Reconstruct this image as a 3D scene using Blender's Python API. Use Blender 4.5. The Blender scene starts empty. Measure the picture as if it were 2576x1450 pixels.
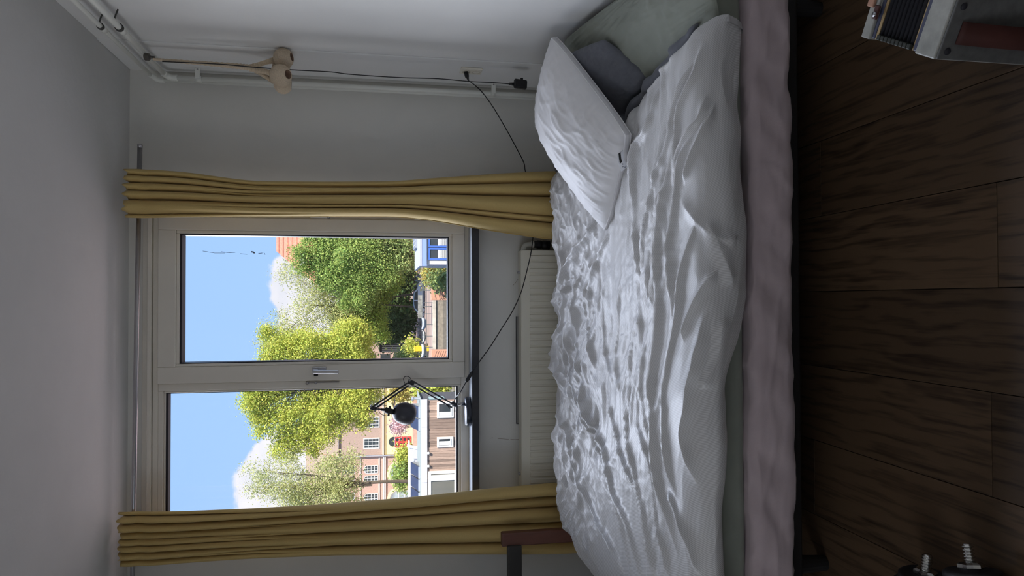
import bpy, math, random
import numpy as np
from mathutils import Vector, Matrix
random.seed(7)
C = bpy.context.scene.collection
SC = bpy.context.scene
PI = math.pi

# ------------------------------------------------------------------ camera (a phone held on its side: the picture lies rotated)
F = 1786.0; TILT = math.radians(10.3); YAW = math.radians(1.0); EYE = 1.45
FW = np.array([math.sin(YAW)*math.cos(TILT), math.cos(YAW)*math.cos(TILT), -math.sin(TILT)])
RT = np.array([math.cos(YAW), -math.sin(YAW), 0.0])
DN = np.cross(FW, RT); ORI = np.array([0, 0, EYE])
cd = bpy.data.cameras.new('camera'); cam = bpy.data.objects.new('camera', cd); C.objects.link(cam)
cd.sensor_width = 36; cd.lens = 36*F/2576; cd.clip_start = .02; cd.clip_end = 3000
cam.matrix_world = Matrix(((DN[0], RT[0], -FW[0], 0), (DN[1], RT[1], -FW[1], 0), (DN[2], RT[2], -FW[2], EYE), (0, 0, 0, 1)))
SC.camera = cam

# ------------------------------------------------------------------ world, sun, fill lights, exposure
SC.view_settings.view_transform = 'Standard'; SC.view_settings.look = 'None'
SC.view_settings.exposure = 0.0; SC.view_settings.gamma = 1.0; SC.view_settings.use_curve_mapping = False
SC.cycles.max_bounces = 10; SC.cycles.diffuse_bounces = 6; SC.cycles.transparent_max_bounces = 12
SC.cycles.sample_clamp_indirect = 6.0

def ray(x, y): return FW*F + DN*(x-1288) + RT*(725-y)
def nd(nt, t, **kw):
    n = nt.nodes.new(t)
    for k, v in kw.items():
        if k in n.inputs: n.inputs[k].default_value = v
        else: setattr(n, k, v)
    return n

def make_world():
    w = bpy.data.worlds.new('sky'); SC.world = w; w.use_nodes = True
    nt = w.node_tree; nt.nodes.clear(); L = nt.links.new
    tc = nd(nt, 'ShaderNodeTexCoord'); sep = nd(nt, 'ShaderNodeSeparateXYZ'); L(tc.outputs['Generated'], sep.inputs[0])
    rmp = nd(nt, 'ShaderNodeValToRGB'); L(sep.outputs['Z'], rmp.inputs[0])
    e = rmp.color_ramp.elements
    e[0].position = 0.0; e[0].color = (.52, .72, 1.0, 1)
    e[1].position = .6; e[1].color = (.20, .40, .85, 1)
    m = e.new(.12); m.color = (.39, .62, 1.0, 1); m = e.new(.26); m.color = (.37, .60, .98, 1)
    # cumulus low over the horizon, all the way round
    mp = nd(nt, 'ShaderNodeMapping'); L(tc.outputs['Generated'], mp.inputs[0]); mp.inputs['Location'].default_value = CLOUD_AT; mp.inputs['Scale'].default_value = (1, 1, 1.6)
    n1 = nd(nt, 'ShaderNodeTexNoise', Scale=7.0, Detail=9.0, Roughness=.55); L(mp.outputs[0], n1.inputs['Vector'])
    el = nd(nt, 'ShaderNodeMapRange'); L(sep.outputs['Z'], el.inputs[0])
    for k, v in zip(('From Min', 'From Max', 'To Min', 'To Max'), (.02, .30, -.06, -.26)): el.inputs[k].default_value = v
    ad = nd(nt, 'ShaderNodeMath', operation='ADD'); L(n1.outputs[0], ad.inputs[0]); L(el.outputs[0], ad.inputs[1])
    for cx, cy, rr in CLOUDS:                                       # the banks that stand over the roofs
        r = ray(cx, cy); r = r/np.linalg.norm(r)
        ds = nd(nt, 'ShaderNodeVectorMath', operation='DISTANCE'); L(tc.outputs['Generated'], ds.inputs[0]); ds.inputs[1].default_value = r
        mr = nd(nt, 'ShaderNodeMapRange'); L(ds.outputs['Value'], mr.inputs[0])
        for k, v in zip(('From Min', 'From Max', 'To Min', 'To Max'), (rr*.2, rr, .33, 0)): mr.inputs[k].default_value = v
        a2 = nd(nt, 'ShaderNodeMath', operation='ADD'); L(ad.outputs[0], a2.inputs[0]); L(mr.outputs[0], a2.inputs[1]); ad = a2
    sm = nd(nt, 'ShaderNodeMapRange', interpolation_type='SMOOTHSTEP'); L(ad.outputs[0], sm.inputs[0])
    for k, v in zip(('From Min', 'From Max'), (.50, .57)): sm.inputs[k].default_value = v
    n2 = nd(nt, 'ShaderNodeTexNoise', Scale=14.0, Detail=5.0); L(mp.outputs[0], n2.inputs['Vector'])
    cr = nd(nt, 'ShaderNodeValToRGB'); L(n2.outputs[0], cr.inputs[0])
    cr.color_ramp.elements[0].position = .3; cr.color_ramp.elements[0].color = (.74, .77, .87, 1)
    cr.color_ramp.elements[1].position = .62; cr.color_ramp.elements[1].color = (.93, .92, .97, 1)
    mx = nd(nt, 'ShaderNodeMix', data_type='RGBA'); L(sm.outputs[0], mx.inputs[0]); L(rmp.outputs[0], mx.inputs[6]); L(cr.outputs[0], mx.inputs[7])
    bg = nd(nt, 'ShaderNodeBackground', Strength=1.12); L(mx.outputs[2], bg.inputs[0])
    out = nd(nt, 'ShaderNodeOutputWorld'); L(bg.outputs[0], out.inputs[0])
CLOUD_AT = (0.35, 0.0, 0.1)
CLOUDS = [(660, 1240, .085), (720, 1190, .07), (800, 770, .10), (780, 690, .07), (880, 1280, .09)]
make_world()

sd = bpy.data.lights.new('sun', 'SUN'); sun = bpy.data.objects.new('sun', sd); C.objects.link(sun)
sd.energy = 8.0; sd.angle = .01; sd.color = (1, .95, .86)
sun.rotation_euler = Vector((-.55, .62, -.78)).to_track_quat('-Z', 'Y').to_euler()
# area light added above the view to boost the skylight entering the room
ad_ = bpy.data.lights.new('sky_fill_light', 'AREA'); sky_l = bpy.data.objects.new('sky_fill_light', ad_); C.objects.link(sky_l)
ad_.shape = 'RECTANGLE'; ad_.size = 11.0; ad_.size_y = 5.0; ad_.energy = 2000; ad_.color = (.80, .86, 1.0)
sky_l.location = (-1.9, 8.2, 6.6)
sky_l.rotation_euler = (Vector((-.3, 3.6, 1.7)) - Vector(sky_l.location)).to_track_quat('-Z', 'X').to_euler()

# fill light added low and left of the view to lift the right wall
ld_ = bpy.data.lights.new('low_fill_light', 'AREA'); low_l = bpy.data.objects.new('low_fill_light', ld_); C.objects.link(low_l)
ld_.shape = 'RECTANGLE'; ld_.size = 4.0; ld_.size_y = 4.0; ld_.energy = 540; ld_.color = (.93, .95, 1.0)
low_l.location = (-7.6, 9.6, 2.9)
low_l.rotation_euler = (Vector((.1, 3.6, 1.75)) - Vector(low_l.location)).to_track_quat('-Z', 'Y').to_euler()

# fill light added outside the invented window in the left wall
bd_ = bpy.data.lights.new('side_fill_light', 'AREA'); side_l = bpy.data.objects.new('side_fill_light', bd_); C.objects.link(side_l)
bd_.shape = 'RECTANGLE'; bd_.size = 1.8; bd_.size_y = 3.0; bd_.energy = 64; bd_.color = (1.0, .97, .92)
side_l.location = (-4.0, .2, 1.9); side_l.rotation_euler = Vector((1, 0, -.12)).to_track_quat('-Z', 'Y').to_euler()

# ------------------------------------------------------------------ measuring and mesh helpers
def at(x, y, Y):  r = ray(x, y); return ORI + r*(Y/r[1])          # the point at depth Y that the survey pixel looks at
def atx(x, y, X): r = ray(x, y); return ORI + r*(X/r[0])          # ... on a wall of constant X
def atz(x, y, Z): r = ray(x, y); return ORI + r*((Z-EYE)/r[2])    # ... on a level plane

WLOC = {}
MATS = {}
def wpos(o): return WLOC.get(o.name, (0, 0, 0))

def tag(o, label=None, cat=None, group=None, kind=None):
    if label: o['label'] = label
    if cat: o['category'] = cat
    if group: o['group'] = group
    if kind: o['kind'] = kind
    return o

def thing(name, label, cat, loc, group=None, kind=None):
    o = bpy.data.objects.new(name, None); C.objects.link(o); o.location = loc; o.empty_display_size = .05
    WLOC[o.name] = tuple(loc)
    return tag(o, label, cat, group, kind)

def mat(name, col, rough=.6, metal=0.0, var=0.0, vscale=8.0, bump=0.0, bscale=40.0, spec=.5, island=0.0, objvar=0.0, trans=0.0, stretch=None, sheen=0.0, col2=None):
    if name in MATS: return MATS[name]
    m = bpy.data.materials.new(name); m.use_nodes = True; nt = m.node_tree; L = nt.links.new
    b = nt.nodes['Principled BSDF']; b.inputs['Roughness'].default_value = rough; b.inputs['Metallic'].default_value = metal
    b.inputs['Specular IOR Level'].default_value = spec
    if sheen: b.inputs['Sheen Weight'].default_value = sheen
    c4 = (*col, 1); b.inputs['Base Color'].default_value = c4
    tc = nd(nt, 'ShaderNodeTexCoord'); vec = tc.outputs['Object']
    if stretch:
        mp = nd(nt, 'ShaderNodeMapping'); mp.inputs['Scale'].default_value = stretch; L(vec, mp.inputs[0]); vec = mp.outputs[0]
    src = None
    if var or col2:
        n = nd(nt, 'ShaderNodeTexNoise', Scale=vscale, Detail=6.0, Roughness=.6); L(vec, n.inputs['Vector'])
        mx = nd(nt, 'ShaderNodeMix', data_type='RGBA')
        r = nd(nt, 'ShaderNodeMapRange'); L(n.outputs[0], r.inputs[0])
        r.inputs['From Min'].default_value = .3; r.inputs['From Max'].default_value = .7
        L(r.outputs[0], mx.inputs[0])
        lo = col2 if col2 else tuple(c*(1-var) for c in col); hi = col if col2 else tuple(min(1, c*(1+var)) for c in col)
        mx.inputs[6].default_value = (*lo, 1); mx.inputs[7].default_value = (*hi, 1)
        src = mx.outputs[2]
    if island or objvar:
        if island: g = nd(nt, 'ShaderNodeNewGeometry').outputs['Random Per Island']
        else: g = nd(nt, 'ShaderNodeObjectInfo').outputs['Random']
        a = island or objvar
        r = nd(nt, 'ShaderNodeMapRange'); L(g, r.inputs[0]); r.inputs['To Min'].default_value = 1-a; r.inputs['To Max'].default_value = 1+a
        h = nd(nt, 'ShaderNodeHueSaturation'); h.inputs['Color'].default_value = c4
        if src: L(src, h.inputs['Color'])
        L(r.outputs[0], h.inputs['Value'])
        src = h.outputs[0]
    if src: L(src, b.inputs['Base Color'])
    if bump:
        n = nd(nt, 'ShaderNodeTexNoise', Scale=bscale, Detail=4.0); L(vec, n.inputs['Vector'])
        bp = nd(nt, 'ShaderNodeBump', Strength=bump); bp.inputs['Distance'].default_value = .01
        L(n.outputs[0], bp.inputs['Height']); L(bp.outputs[0], b.inputs['Normal'])
    if trans:
        t = nd(nt, 'ShaderNodeBsdfTranslucent'); t.inputs[0].default_value = c4
        if src: L(src, t.inputs[0])
        ms = nd(nt, 'ShaderNodeMixShader', Fac=trans); L(b.outputs[0], ms.inputs[1]); L(t.outputs[0], ms.inputs[2])
        L(ms.outputs[0], nt.nodes['Material Output'].inputs[0])
    MATS[name] = m
    return m

def glass_mat(name='glass', tint=(1, 1, 1), refl=.06):
    if name in MATS: return MATS[name]
    m = bpy.data.materials.new(name); m.use_nodes = True; nt = m.node_tree; nt.nodes.clear(); L = nt.links.new
    t = nd(nt, 'ShaderNodeBsdfTransparent'); t.inputs[0].default_value = (*tint, 1)
    g = nd(nt, 'ShaderNodeBsdfGlossy', Roughness=.02)
    lw = nd(nt, 'ShaderNodeLayerWeight', Blend=.5); pw = nd(nt, 'ShaderNodeMath', operation='POWER'); L(lw.outputs['Facing'], pw.inputs[0]); pw.inputs[1].default_value = 5.0
    ml = nd(nt, 'ShaderNodeMath', operation='MULTIPLY_ADD'); L(pw.outputs[0], ml.inputs[0]); ml.inputs[1].default_value = .7; ml.inputs[2].default_value = refl*.6
    ms = nd(nt, 'ShaderNodeMixShader'); L(ml.outputs[0], ms.inputs[0]); L(t.outputs[0], ms.inputs[1]); L(g.outputs[0], ms.inputs[2])
    o = nd(nt, 'ShaderNodeOutputMaterial'); L(ms.outputs[0], o.inputs[0]); MATS[name] = m
    return m

class MB:
    def __init__(s): s.v = []; s.f = []
    def add(s, v, f):
        k = len(s.v); s.v += [tuple(map(float, p)) for p in v]; s.f += [tuple(i+k for i in q) for q in f]; return s
    def box(s, a, b):
        (x0, y0, z0), (x1, y1, z1) = a, b
        x0, x1 = min(x0, x1), max(x0, x1); y0, y1 = min(y0, y1), max(y0, y1); z0, z1 = min(z0, z1), max(z0, z1)
        return s.add([(x0, y0, z0), (x1, y0, z0), (x1, y1, z0), (x0, y1, z0), (x0, y0, z1), (x1, y0, z1), (x1, y1, z1), (x0, y1, z1)],
                     [(0, 3, 2, 1), (4, 5, 6, 7), (0, 1, 5, 4), (1, 2, 6, 5), (2, 3, 7, 6), (3, 0, 4, 7)])
    def obox(s, c, ax, ay, az):                                   # centre and three half vectors
        c, ax, ay, az = map(np.array, (c, ax, ay, az))
        p = [c+i*ax+j*ay+k*az for k in (-1, 1) for i, j in ((-1, -1), (1, -1), (1, 1), (-1, 1))]
        return s.add(p, [(0, 3, 2, 1), (4, 5, 6, 7), (0, 1, 5, 4), (1, 2, 6, 5), (2, 3, 7, 6), (3, 0, 4, 7)])
    def prism(s, poly, off):
        n = len(poly); off = np.array(off); a = [np.array(p, float) for p in poly]
        nrm = sum((np.cross(a[i], a[(i+1) % n]) for i in range(n)), np.zeros(3))
        if nrm @ off > 0: a = a[::-1]
        return s.add(a+[p+off for p in a], [tuple(range(n)), tuple(range(2*n-1, n-1, -1))]+[(i, i+n, (i+1) % n+n, (i+1) % n) for i in range(n)])
    def tube(s, pts, r, n=8, closed=False, flat=None):
        P = [np.array(p, float) for p in pts]; m = len(P)
        rr = r if hasattr(r, '__len__') else [r]*m
        T = []
        for i in range(m):
            a = P[(i-1) % m] if closed or i else P[0]; b = P[(i+1) % m] if closed or i < m-1 else P[-1]
            t = b-a; T.append(t/(np.linalg.norm(t)+1e-12))
        u = np.cross(T[0], (0, 0, 1)); u = np.cross(T[0], (1, 0, 0)) if np.linalg.norm(u) < .1 else u
        u /= np.linalg.norm(u); V = []
        for i in range(m):
            u = u-T[i]*(u @ T[i]); u /= np.linalg.norm(u)+1e-12; w = np.cross(T[i], u)
            for k in range(n):
                a = 2*PI*k/n; V.append(P[i]+rr[i]*(u*math.cos(a)+w*math.sin(a)))
        f = [(i*n+k, i*n+(k+1) % n, ((i+1) % m)*n+(k+1) % n, ((i+1) % m)*n+k) for i in range(m if closed else m-1) for k in range(n)]
        if not closed: f += [tuple(range(n-1, -1, -1)), tuple((m-1)*n+k for k in range(n))]
        return s.add(V, f)
    def cyl(s, a, b, r, n=20, r2=None): return s.tube([a, b], [r, r if r2 is None else r2], n)
    def lathe(s, o, axis, prof, n=28, mod=None):                  # prof: (radius, height along axis)
        o = np.array(o, float); ax = np.array(axis, float); ax /= np.linalg.norm(ax)
        u = np.cross(ax, (0, 0, 1)); u = np.array((1., 0, 0)) if np.linalg.norm(u) < .05 else u
        u /= np.linalg.norm(u); w = np.cross(ax, u); V = []
        for j, (r, h) in enumerate(prof):
            for k in range(n):
                a = 2*PI*k/n; q = r*(mod(j, k) if mod else 1); V.append(o+ax*h+q*(u*math.cos(a)+w*math.sin(a)))
        m = len(prof)
        return s.add(V, [(j*n+k, j*n+(k+1) % n, (j+1)*n+(k+1) % n, (j+1)*n+k) for j in range(m-1) for k in range(n)])
    def disc(s, o, axis, r, n=20):
        k = len(s.v); s.lathe(o, axis, [(r, 0)], n); s.f.append(tuple(range(k, k+n))); return s
    def grid(s, G, closed_u=False):
        m, n = G.shape[:2]; V = G.reshape(-1, 3)
        mm = m if closed_u else m-1
        return s.add(V, [(i*n+j, ((i+1) % m)*n+j, ((i+1) % m)*n+j+1, i*n+j+1) for i in range(mm) for j in range(n-1)])
    def out(s, name, m, parent=None, smooth=False, bev=0.0, loc=None, solid=0.0):
        V = np.array(s.v, dtype=np.float64)
        if parent is not None: o0 = np.array(wpos(parent))
        elif loc is not None: o0 = np.array(loc, float)
        else:
            lo, hi = V.min(0), V.max(0); o0 = np.array(((lo[0]+hi[0])/2, (lo[1]+hi[1])/2, lo[2]))
        me = bpy.data.meshes.new(name); me.from_pydata((V-o0).tolist(), [], s.f); me.update()
        if m: me.materials.append(m)
        o = bpy.data.objects.new(name, me); C.objects.link(o)
        if smooth: me.polygons.foreach_set('use_smooth', [True]*len(me.polygons))
        if parent is not None:
            o.parent = parent; WLOC[o.name] = tuple(o0)
        else:
            o.location = o0; WLOC[o.name] = tuple(o0)
        if solid:
            q = o.modifiers.new('solid', 'SOLIDIFY'); q.thickness = solid; q.offset = 0
        if bev:
            q = o.modifiers.new('bevel', 'BEVEL'); q.width = bev; q.segments = 2; q.limit_method = 'ANGLE'
        return o

def box(name, a, b, m, parent=None, bev=0.0): return MB().box(a, b).out(name, m, parent, bev=bev)

def pnoise(x, y, seed=0):
    rs = np.random.RandomState(seed); perm = rs.permutation(512); perm = np.concatenate([perm, perm, perm])
    ga = rs.rand(512)*2*PI
    xi = np.floor(x).astype(int); yi = np.floor(y).astype(int); xf = x-xi; yf = y-yi
    def g(i, j):
        h = ga[perm[(perm[(xi+i) % 512]+yi+j) % 512]]; return np.cos(h)*(xf-i)+np.sin(h)*(yf-j)
    u = xf**3*(xf*(xf*6-15)+10); v = yf**3*(yf*(yf*6-15)+10)
    a = g(0, 0)*(1-u)+g(1, 0)*u; b = g(0, 1)*(1-u)+g(1, 1)*u
    return (a*(1-v)+b*v)*1.5
def ridged(x, y, seed, octv=3):
    r = 0; a = 1.0; f = 1.0
    for k in range(octv):
        n = 1-np.abs(pnoise(x*f, y*f, seed+k))*1.6; r = r+a*np.clip(n, 0, 1)**4; a *= .5; f *= 2.1
    return r
def smooth_curve(pts, n):
    P = np.array(pts, float); m = len(P); t = np.linspace(0, m-1, n); i = np.clip(t.astype(int), 0, m-2); f = (t-i)[:, None]
    g = lambda k: P[np.clip(k, 0, m-1)]
    a, b, c, d = g(i-1), g(i), g(i+1), g(i+2)
    return .5*((2*b)+(c-a)*f+(2*a-5*b+4*c-d)*f*f+(3*b-a-3*c+d)*f**3)
def copy_tree(o, parent=None):
    c = o.copy(); C.objects.link(c); c.parent = parent
    for ch in list(o.children): copy_tree(ch, c)
    return c
# ------------------------------------------------------------------ materials of the room
M_wall = mat('wall_paint', (.72, .71, .67), .85, var=.03, vscale=3, bump=.06, bscale=60)
M_wall2 = mat('wall_paint_right', (.80, .80, .795), .8, var=.03, vscale=2, bump=.06, bscale=60)
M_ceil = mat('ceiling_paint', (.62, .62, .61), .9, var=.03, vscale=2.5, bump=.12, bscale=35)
M_frame = mat('window_paint', (.74, .70, .62), .45, var=.03)
M_gasket = mat('black_rubber', (.012, .012, .02), .5)
M_glass = glass_mat('window_glass')
M_chrome = mat('satin_metal', (.55, .55, .58), .28, metal=1.0)
M_steel = mat('steel_tube', (.42, .41, .42), .35, metal=1.0)
M_black = mat('black_plastic', (.012, .012, .014), .45)
M_blackpaint = mat('black_lacquer', (.02, .02, .028), .38)
M_pipe = mat('white_pipe_paint', (.80, .81, .76), .4, bump=.1, bscale=90)
M_rad = mat('radiator_enamel', (.74, .71, .60), .4)
M_sill = mat('sill_top', (.42, .46, .52), .3, var=.08, vscale=40)
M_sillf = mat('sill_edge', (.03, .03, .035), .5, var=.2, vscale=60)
M_cream = mat('cream_plastic', (.78, .74, .64), .4)

def wood_floor():
    m = bpy.data.materials.new('brown_oak_planks'); m.use_nodes = True; nt = m.node_tree; L = nt.links.new
    b = nt.nodes['Principled BSDF']; b.inputs['Roughness'].default_value = .48; b.inputs['Specular IOR Level'].default_value = .25
    tc = nd(nt, 'ShaderNodeTexCoord'); oi = nd(nt, 'ShaderNodeObjectInfo')
    off = nd(nt, 'ShaderNodeVectorMath', operation='ADD'); L(tc.outputs['Object'], off.inputs[0])
    cx = nd(nt, 'ShaderNodeCombineXYZ'); ml = nd(nt, 'ShaderNodeMath', operation='MULTIPLY'); L(oi.outputs['Random'], ml.inputs[0]); ml.inputs[1].default_value = 37.0
    L(ml.outputs[0], cx.inputs[2]); L(ml.outputs[0], cx.inputs[0]); L(cx.outputs[0], off.inputs[1])
    mp = nd(nt, 'ShaderNodeMapping'); mp.inputs['Scale'].default_value = (1, .22, 1); L(off.outputs[0], mp.inputs[0])
    w = nd(nt, 'ShaderNodeTexWave', wave_type='RINGS', rings_direction='Y', Scale=9.0, Distortion=9.0, Detail=3.0); w.inputs['Detail Scale'].default_value = 1.6; L(mp.outputs[0], w.inputs['Vector'])
    mp2 = nd(nt, 'ShaderNodeMapping'); mp2.inputs['Scale'].default_value = (60, 2.2, 1); L(off.outputs[0], mp2.inputs[0])
    n = nd(nt, 'ShaderNodeTexNoise', Scale=2.0, Detail=7.0); L(mp2.outputs[0], n.inputs['Vector'])
    n3 = nd(nt, 'ShaderNodeTexNoise', Scale=4.0, Detail=3.0); L(mp.outputs[0], n3.inputs['Vector'])
    a = nd(nt, 'ShaderNodeMath', operation='MULTIPLY_ADD'); L(w.outputs[0], a.inputs[0]); a.inputs[1].default_value = .35; L(n.outputs[0], a.inputs[2])
    a2 = nd(nt, 'ShaderNodeMath', operation='MULTIPLY_ADD'); L(n3.outputs[0], a2.inputs[0]); a2.inputs[1].default_value = .6; L(a.outputs[0], a2.inputs[2])
    rp = nd(nt, 'ShaderNodeValToRGB'); L(a2.outputs[0], rp.inputs[0])
    rp.color_ramp.elements[0].position = .55; rp.color_ramp.elements[0].color = (.022, .013, .008, 1)
    rp.color_ramp.elements[1].position = 1.15; rp.color_ramp.elements[1].color = (.085, .053, .030, 1)
    h = nd(nt, 'ShaderNodeHueSaturation'); L(rp.outputs[0], h.inputs['Color'])
    r = nd(nt, 'ShaderNodeMapRange'); L(oi.outputs['Random'], r.inputs[0]); r.inputs['To Min'].default_value = .65; r.inputs['To Max'].default_value = 1.25
    L(r.outputs[0], h.inputs['Value']); L(h.outputs[0], b.inputs['Base Color'])
    bp = nd(nt, 'ShaderNodeBump', Strength=.15); bp.inputs['Distance'].default_value = .003; L(n.outputs[0], bp.inputs['Height']); L(bp.outputs[0], b.inputs['Normal'])
    return m

# ------------------------------------------------------------------ the shell
XR, XL, YB, YF, ZC = 1.10, -2.7, 3.6, -1.3, 2.625
WX0, WX1, WZ0, WZ1 = -1.16, .43, 1.005, 2.50          # window opening in the far wall
fl = box('floor', (XL, YF, -.12), (XR, YB, -.014), mat('subfloor', (.02, .015, .01), .9)); tag(fl, 'dark brown wooden plank floor in front of the bed', 'floor', kind='structure')
M_pl = wood_floor()
seams = [.0265+.2535*k for k in range(-12, 5)]
for i, x0 in enumerate(seams):
    x1 = x0+.2535
    if x0 > XR-.02 or x1 < XL+.02: continue
    x0c, x1c = max(x0, XL+.004), min(x1, XR-.004)
    y = YF+.004+(-1.0 if i % 2 else -.35)+.37*(i*5 % 7)/7
    if i == 10: y = 1.49-2*1.45
    while y < YB:
        a, b = max(y, YF+.004), min(y+1.45, YB-.004)
        if b-a > .02: box('plank', (x0c+.0009, a+.0008, -.013), (x1c-.0009, b-.0008, .0), M_pl, fl, bev=.0012)
        y += 1.45
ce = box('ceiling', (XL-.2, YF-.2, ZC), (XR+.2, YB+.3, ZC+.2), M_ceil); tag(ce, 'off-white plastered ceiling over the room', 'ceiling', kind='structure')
w = MB(); T = .16
w.box((XL-.2, YB, -.12), (WX0, YB+T, ZC)).box((WX1, YB, -.12), (XR+.2, YB+T, ZC)).box((WX0, YB, -.12), (WX1, YB+T, WZ0)).box((WX0, YB, WZ1), (WX1, YB+T, ZC))
wb = w.out('wall_back', M_wall); tag(wb, 'off-white far wall around the window', 'wall', kind='structure')
wr = box('wall_right', (XR, YF-.2, -.12), (XR+.2, YB, ZC), M_wall2); tag(wr, 'white plastered wall at the head of the bed', 'wall', kind='structure')
st = box('panel', (XR-.007, 3.2, 0), (XR+.001, YB, ZC), M_wall2, wr, bev=.004)
V0, V1, V2, V3 = -1.0, 1.4, .95, 2.4                   # window opening added out of view in the left wall to admit fill light
w = MB(); w.box((XL-.2, YF-.2, -.12), (XL, V0, ZC)).box((XL-.2, V1, -.12), (XL, YB, ZC)).box((XL-.2, V0, -.12), (XL, V1, V2)).box((XL-.2, V0, V3), (XL, V1, ZC))
wl = w.out('wall_left', M_wall); tag(wl, 'white wall past the foot of the bed', 'wall', kind='structure')
wf = box('wall_front', (XL-.2, YF-.2, -.12), (XR+.2, YF, ZC), M_wall); tag(wf, 'white wall behind the photographer', 'wall', kind='structure')
# scuffs and a hairline crack below the sill
M_scuff = mat('scuff', (.23, .16, .12), .9)
for pts in ([(1303, 703), (1297, 712), (1290, 719)], [(1252, 1104), (1268, 1105), (1280, 1106)], [(1284, 1106), (1296, 1107), (1308, 1106)], [(1232, 1103), (1240, 1102)]):
    MB().tube([at(x, y, YB-.0004) for x, y in pts], .0009, 5).out('scuff', M_scuff, wb)
w2 = thing('added_window', 'white framed window added in the left wall for fill light', 'window', (XL-.1, (V0+V1)/2, V2), kind='structure')  # unseen window, added only so the side fill can enter
for a, b in (((V0, V2), (V1, V2+.07)), ((V0, V3-.07), (V1, V3)), ((V0, V2+.07), (V0+.07, V3-.07)), ((V1-.07, V2+.07), (V1, V3-.07)), ((.165, V2+.07), (.235, V3-.07))):
    box('frame_rail', (XL-.13, a[0], a[1]), (XL-.06, b[0], b[1]), M_frame, w2, bev=.004)
for a, b in ((V0+.07, .165), (.235, V1-.07)): box('pane', (XL-.10, a, V2+.07), (XL-.095, b, V3-.07), M_glass, w2)
# skirtings out of the light
tag(box('baseboard_right', (XR-.015, YF, 0), (XR, 3.19, .07), M_wall2), 'white skirting along the right wall', 'baseboard', kind='structure')

# ------------------------------------------------------------------ window
wn = thing('window_1', 'cream painted window with an opening sash and a fixed pane over the sill', 'window', (-.35, YB, WZ0), kind='structure')
Y0 = YB-.012                                         # face of the fixed frame
SX0, SX1 = -.388, .400; SZ0, SZ1 = 1.045, 2.489      # opening sash
def rails(nm, x0, x1, z0, z1, l, r, b, t, y0, y1, m, bev=.003, par=wn):
    MB().box((x0, y0, z0), (x0+l, y1, z1)).out(nm, m, par, bev=bev); MB().box((x1-r, y0, z0), (x1, y1, z1)).out(nm, m, par, bev=bev)
    MB().box((x0+l, y0, z0), (x1-r, y1, z0+b)).out(nm, m, par, bev=bev); MB().box((x0+l, y0, z1-t), (x1-r, y1, z1)).out(nm, m, par, bev=bev)
# fixed frame: outer members and the mullion
MB().box((WX0-.03, Y0, WZ0-.0), (SX0, YB+.09, 1.062)).out('frame_rail', M_frame, wn, bev=.003)
MB().box((SX0, Y0, WZ0-.0), (WX1+.03, YB+.09, 1.044)).out('frame_rail', M_frame, wn, bev=.003)
MB().box((WX0-.03, Y0, 2.49), (WX1+.03, YB+.09, 2.515)).out('frame_rail', M_frame, wn, bev=.003)
MB().box((WX0-.03, Y0, 1.062), (-1.09, YB+.09, 2.49)).out('frame_post', M_frame, wn, bev=.003)
MB().box((SX1+.001, Y0, 1.044), (WX1+.03, YB+.09, 2.49)).out('frame_post', M_frame, wn, bev=.003)
MB().box((-.424, Y0, 1.062), (SX0-.001, YB+.09, 2.49)).out('mullion', M_frame, wn, bev=.003)
MB().box((-1.09, Y0, 2.467), (-.424, YB+.09, 2.49)).out('frame_rail', M_frame, wn, bev=.003)
# head trims above the frame
MB().box((WX0-.06, YB-.028, 2.517), (WX1+.05, YB+.02, 2.536)).out('head_trim', M_frame, wn, bev=.003)
MB().box((WX0-.06, YB-.010, 2.537), (WX1+.05, YB+.02, 2.562)).out('head_trim', M_frame, wn, bev=.003)
# opening sash, beads, gaskets, panes
YS = YB-.032
rails('sash_rail', SX0, SX1, SZ0, SZ1, .078, .063, .062, .080, YS, YB+.05, M_frame, .004)
rails('glazing_bead', SX0+.078, SX1-.063, SZ0+.062, SZ1-.080, .014, .016, .016, .015, YS+.006, YB+.03, M_frame, .003)
gx0, gx1, gz0, gz1 = SX0+.092, SX1-.079, SZ0+.078, SZ1-.095
rails('gasket', gx0, gx1, gz0, gz1, .005, .007, .006, .009, YS+.012, YB+.045, M_gasket, 0)
box('pane', (gx0+.001, YB+.020, gz0+.001), (gx1-.001, YB+.024, gz1-.001), M_glass, wn)
fx0, fx1, fz0, fz1 = -1.09, -.424, 1.062, 2.467
rails('glazing_bead', fx0, fx1, fz0, fz1, .012, .010, .014, .008, Y0+.008, YB+.04, M_frame, .003)
rails('gasket', fx0+.012, fx1-.010, fz0+.014, fz1-.008, .005, .004, .008, .010, Y0+.016, YB+.045, M_gasket, 0)
box('pane', (fx0+.013, YB+.020, fz0+.015), (fx1-.011, YB+.024, fz1-.009), M_glass, wn)
# handle: rosette, neck, lever; the casement stay under it
hx, hz = -.335, at(797, 934, YS)[2]
ro = box('handle', (hx-.016, YS-.009, hz-.045), (hx+.013, YS, hz+.022), M_chrome, wn, bev=.003); tag(ro, 'brushed metal window handle')
MB().obox((hx-.004, YS-.024, hz+.002), (.011, 0, 0), (0, .016, 0), (0, 0, .012)).out('neck', M_chrome, ro, bev=.002)
MB().obox((hx-.007, YS-.045, hz-.046), (.009, 0, 0), (0, .006, 0), (-.002, 0, -.060)).out('lever', M_chrome, ro, bev=.003)
MB().cyl((hx-.020, YS-.012, hz+.003), (hx-.028, YS-.012, hz+.003), .010, 14).out('lock_button', M_black, ro, True)
sy = MB(); sy.obox((SX0-.010, Y0-.004, hz-.030), (.003, 0, 0), (0, .003, 0), (0, 0, .075)); stay = sy.out('casement_stay', mat('grey_metal', (.30, .28, .26), .4, metal=.6), wn, bev=.001)
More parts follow.
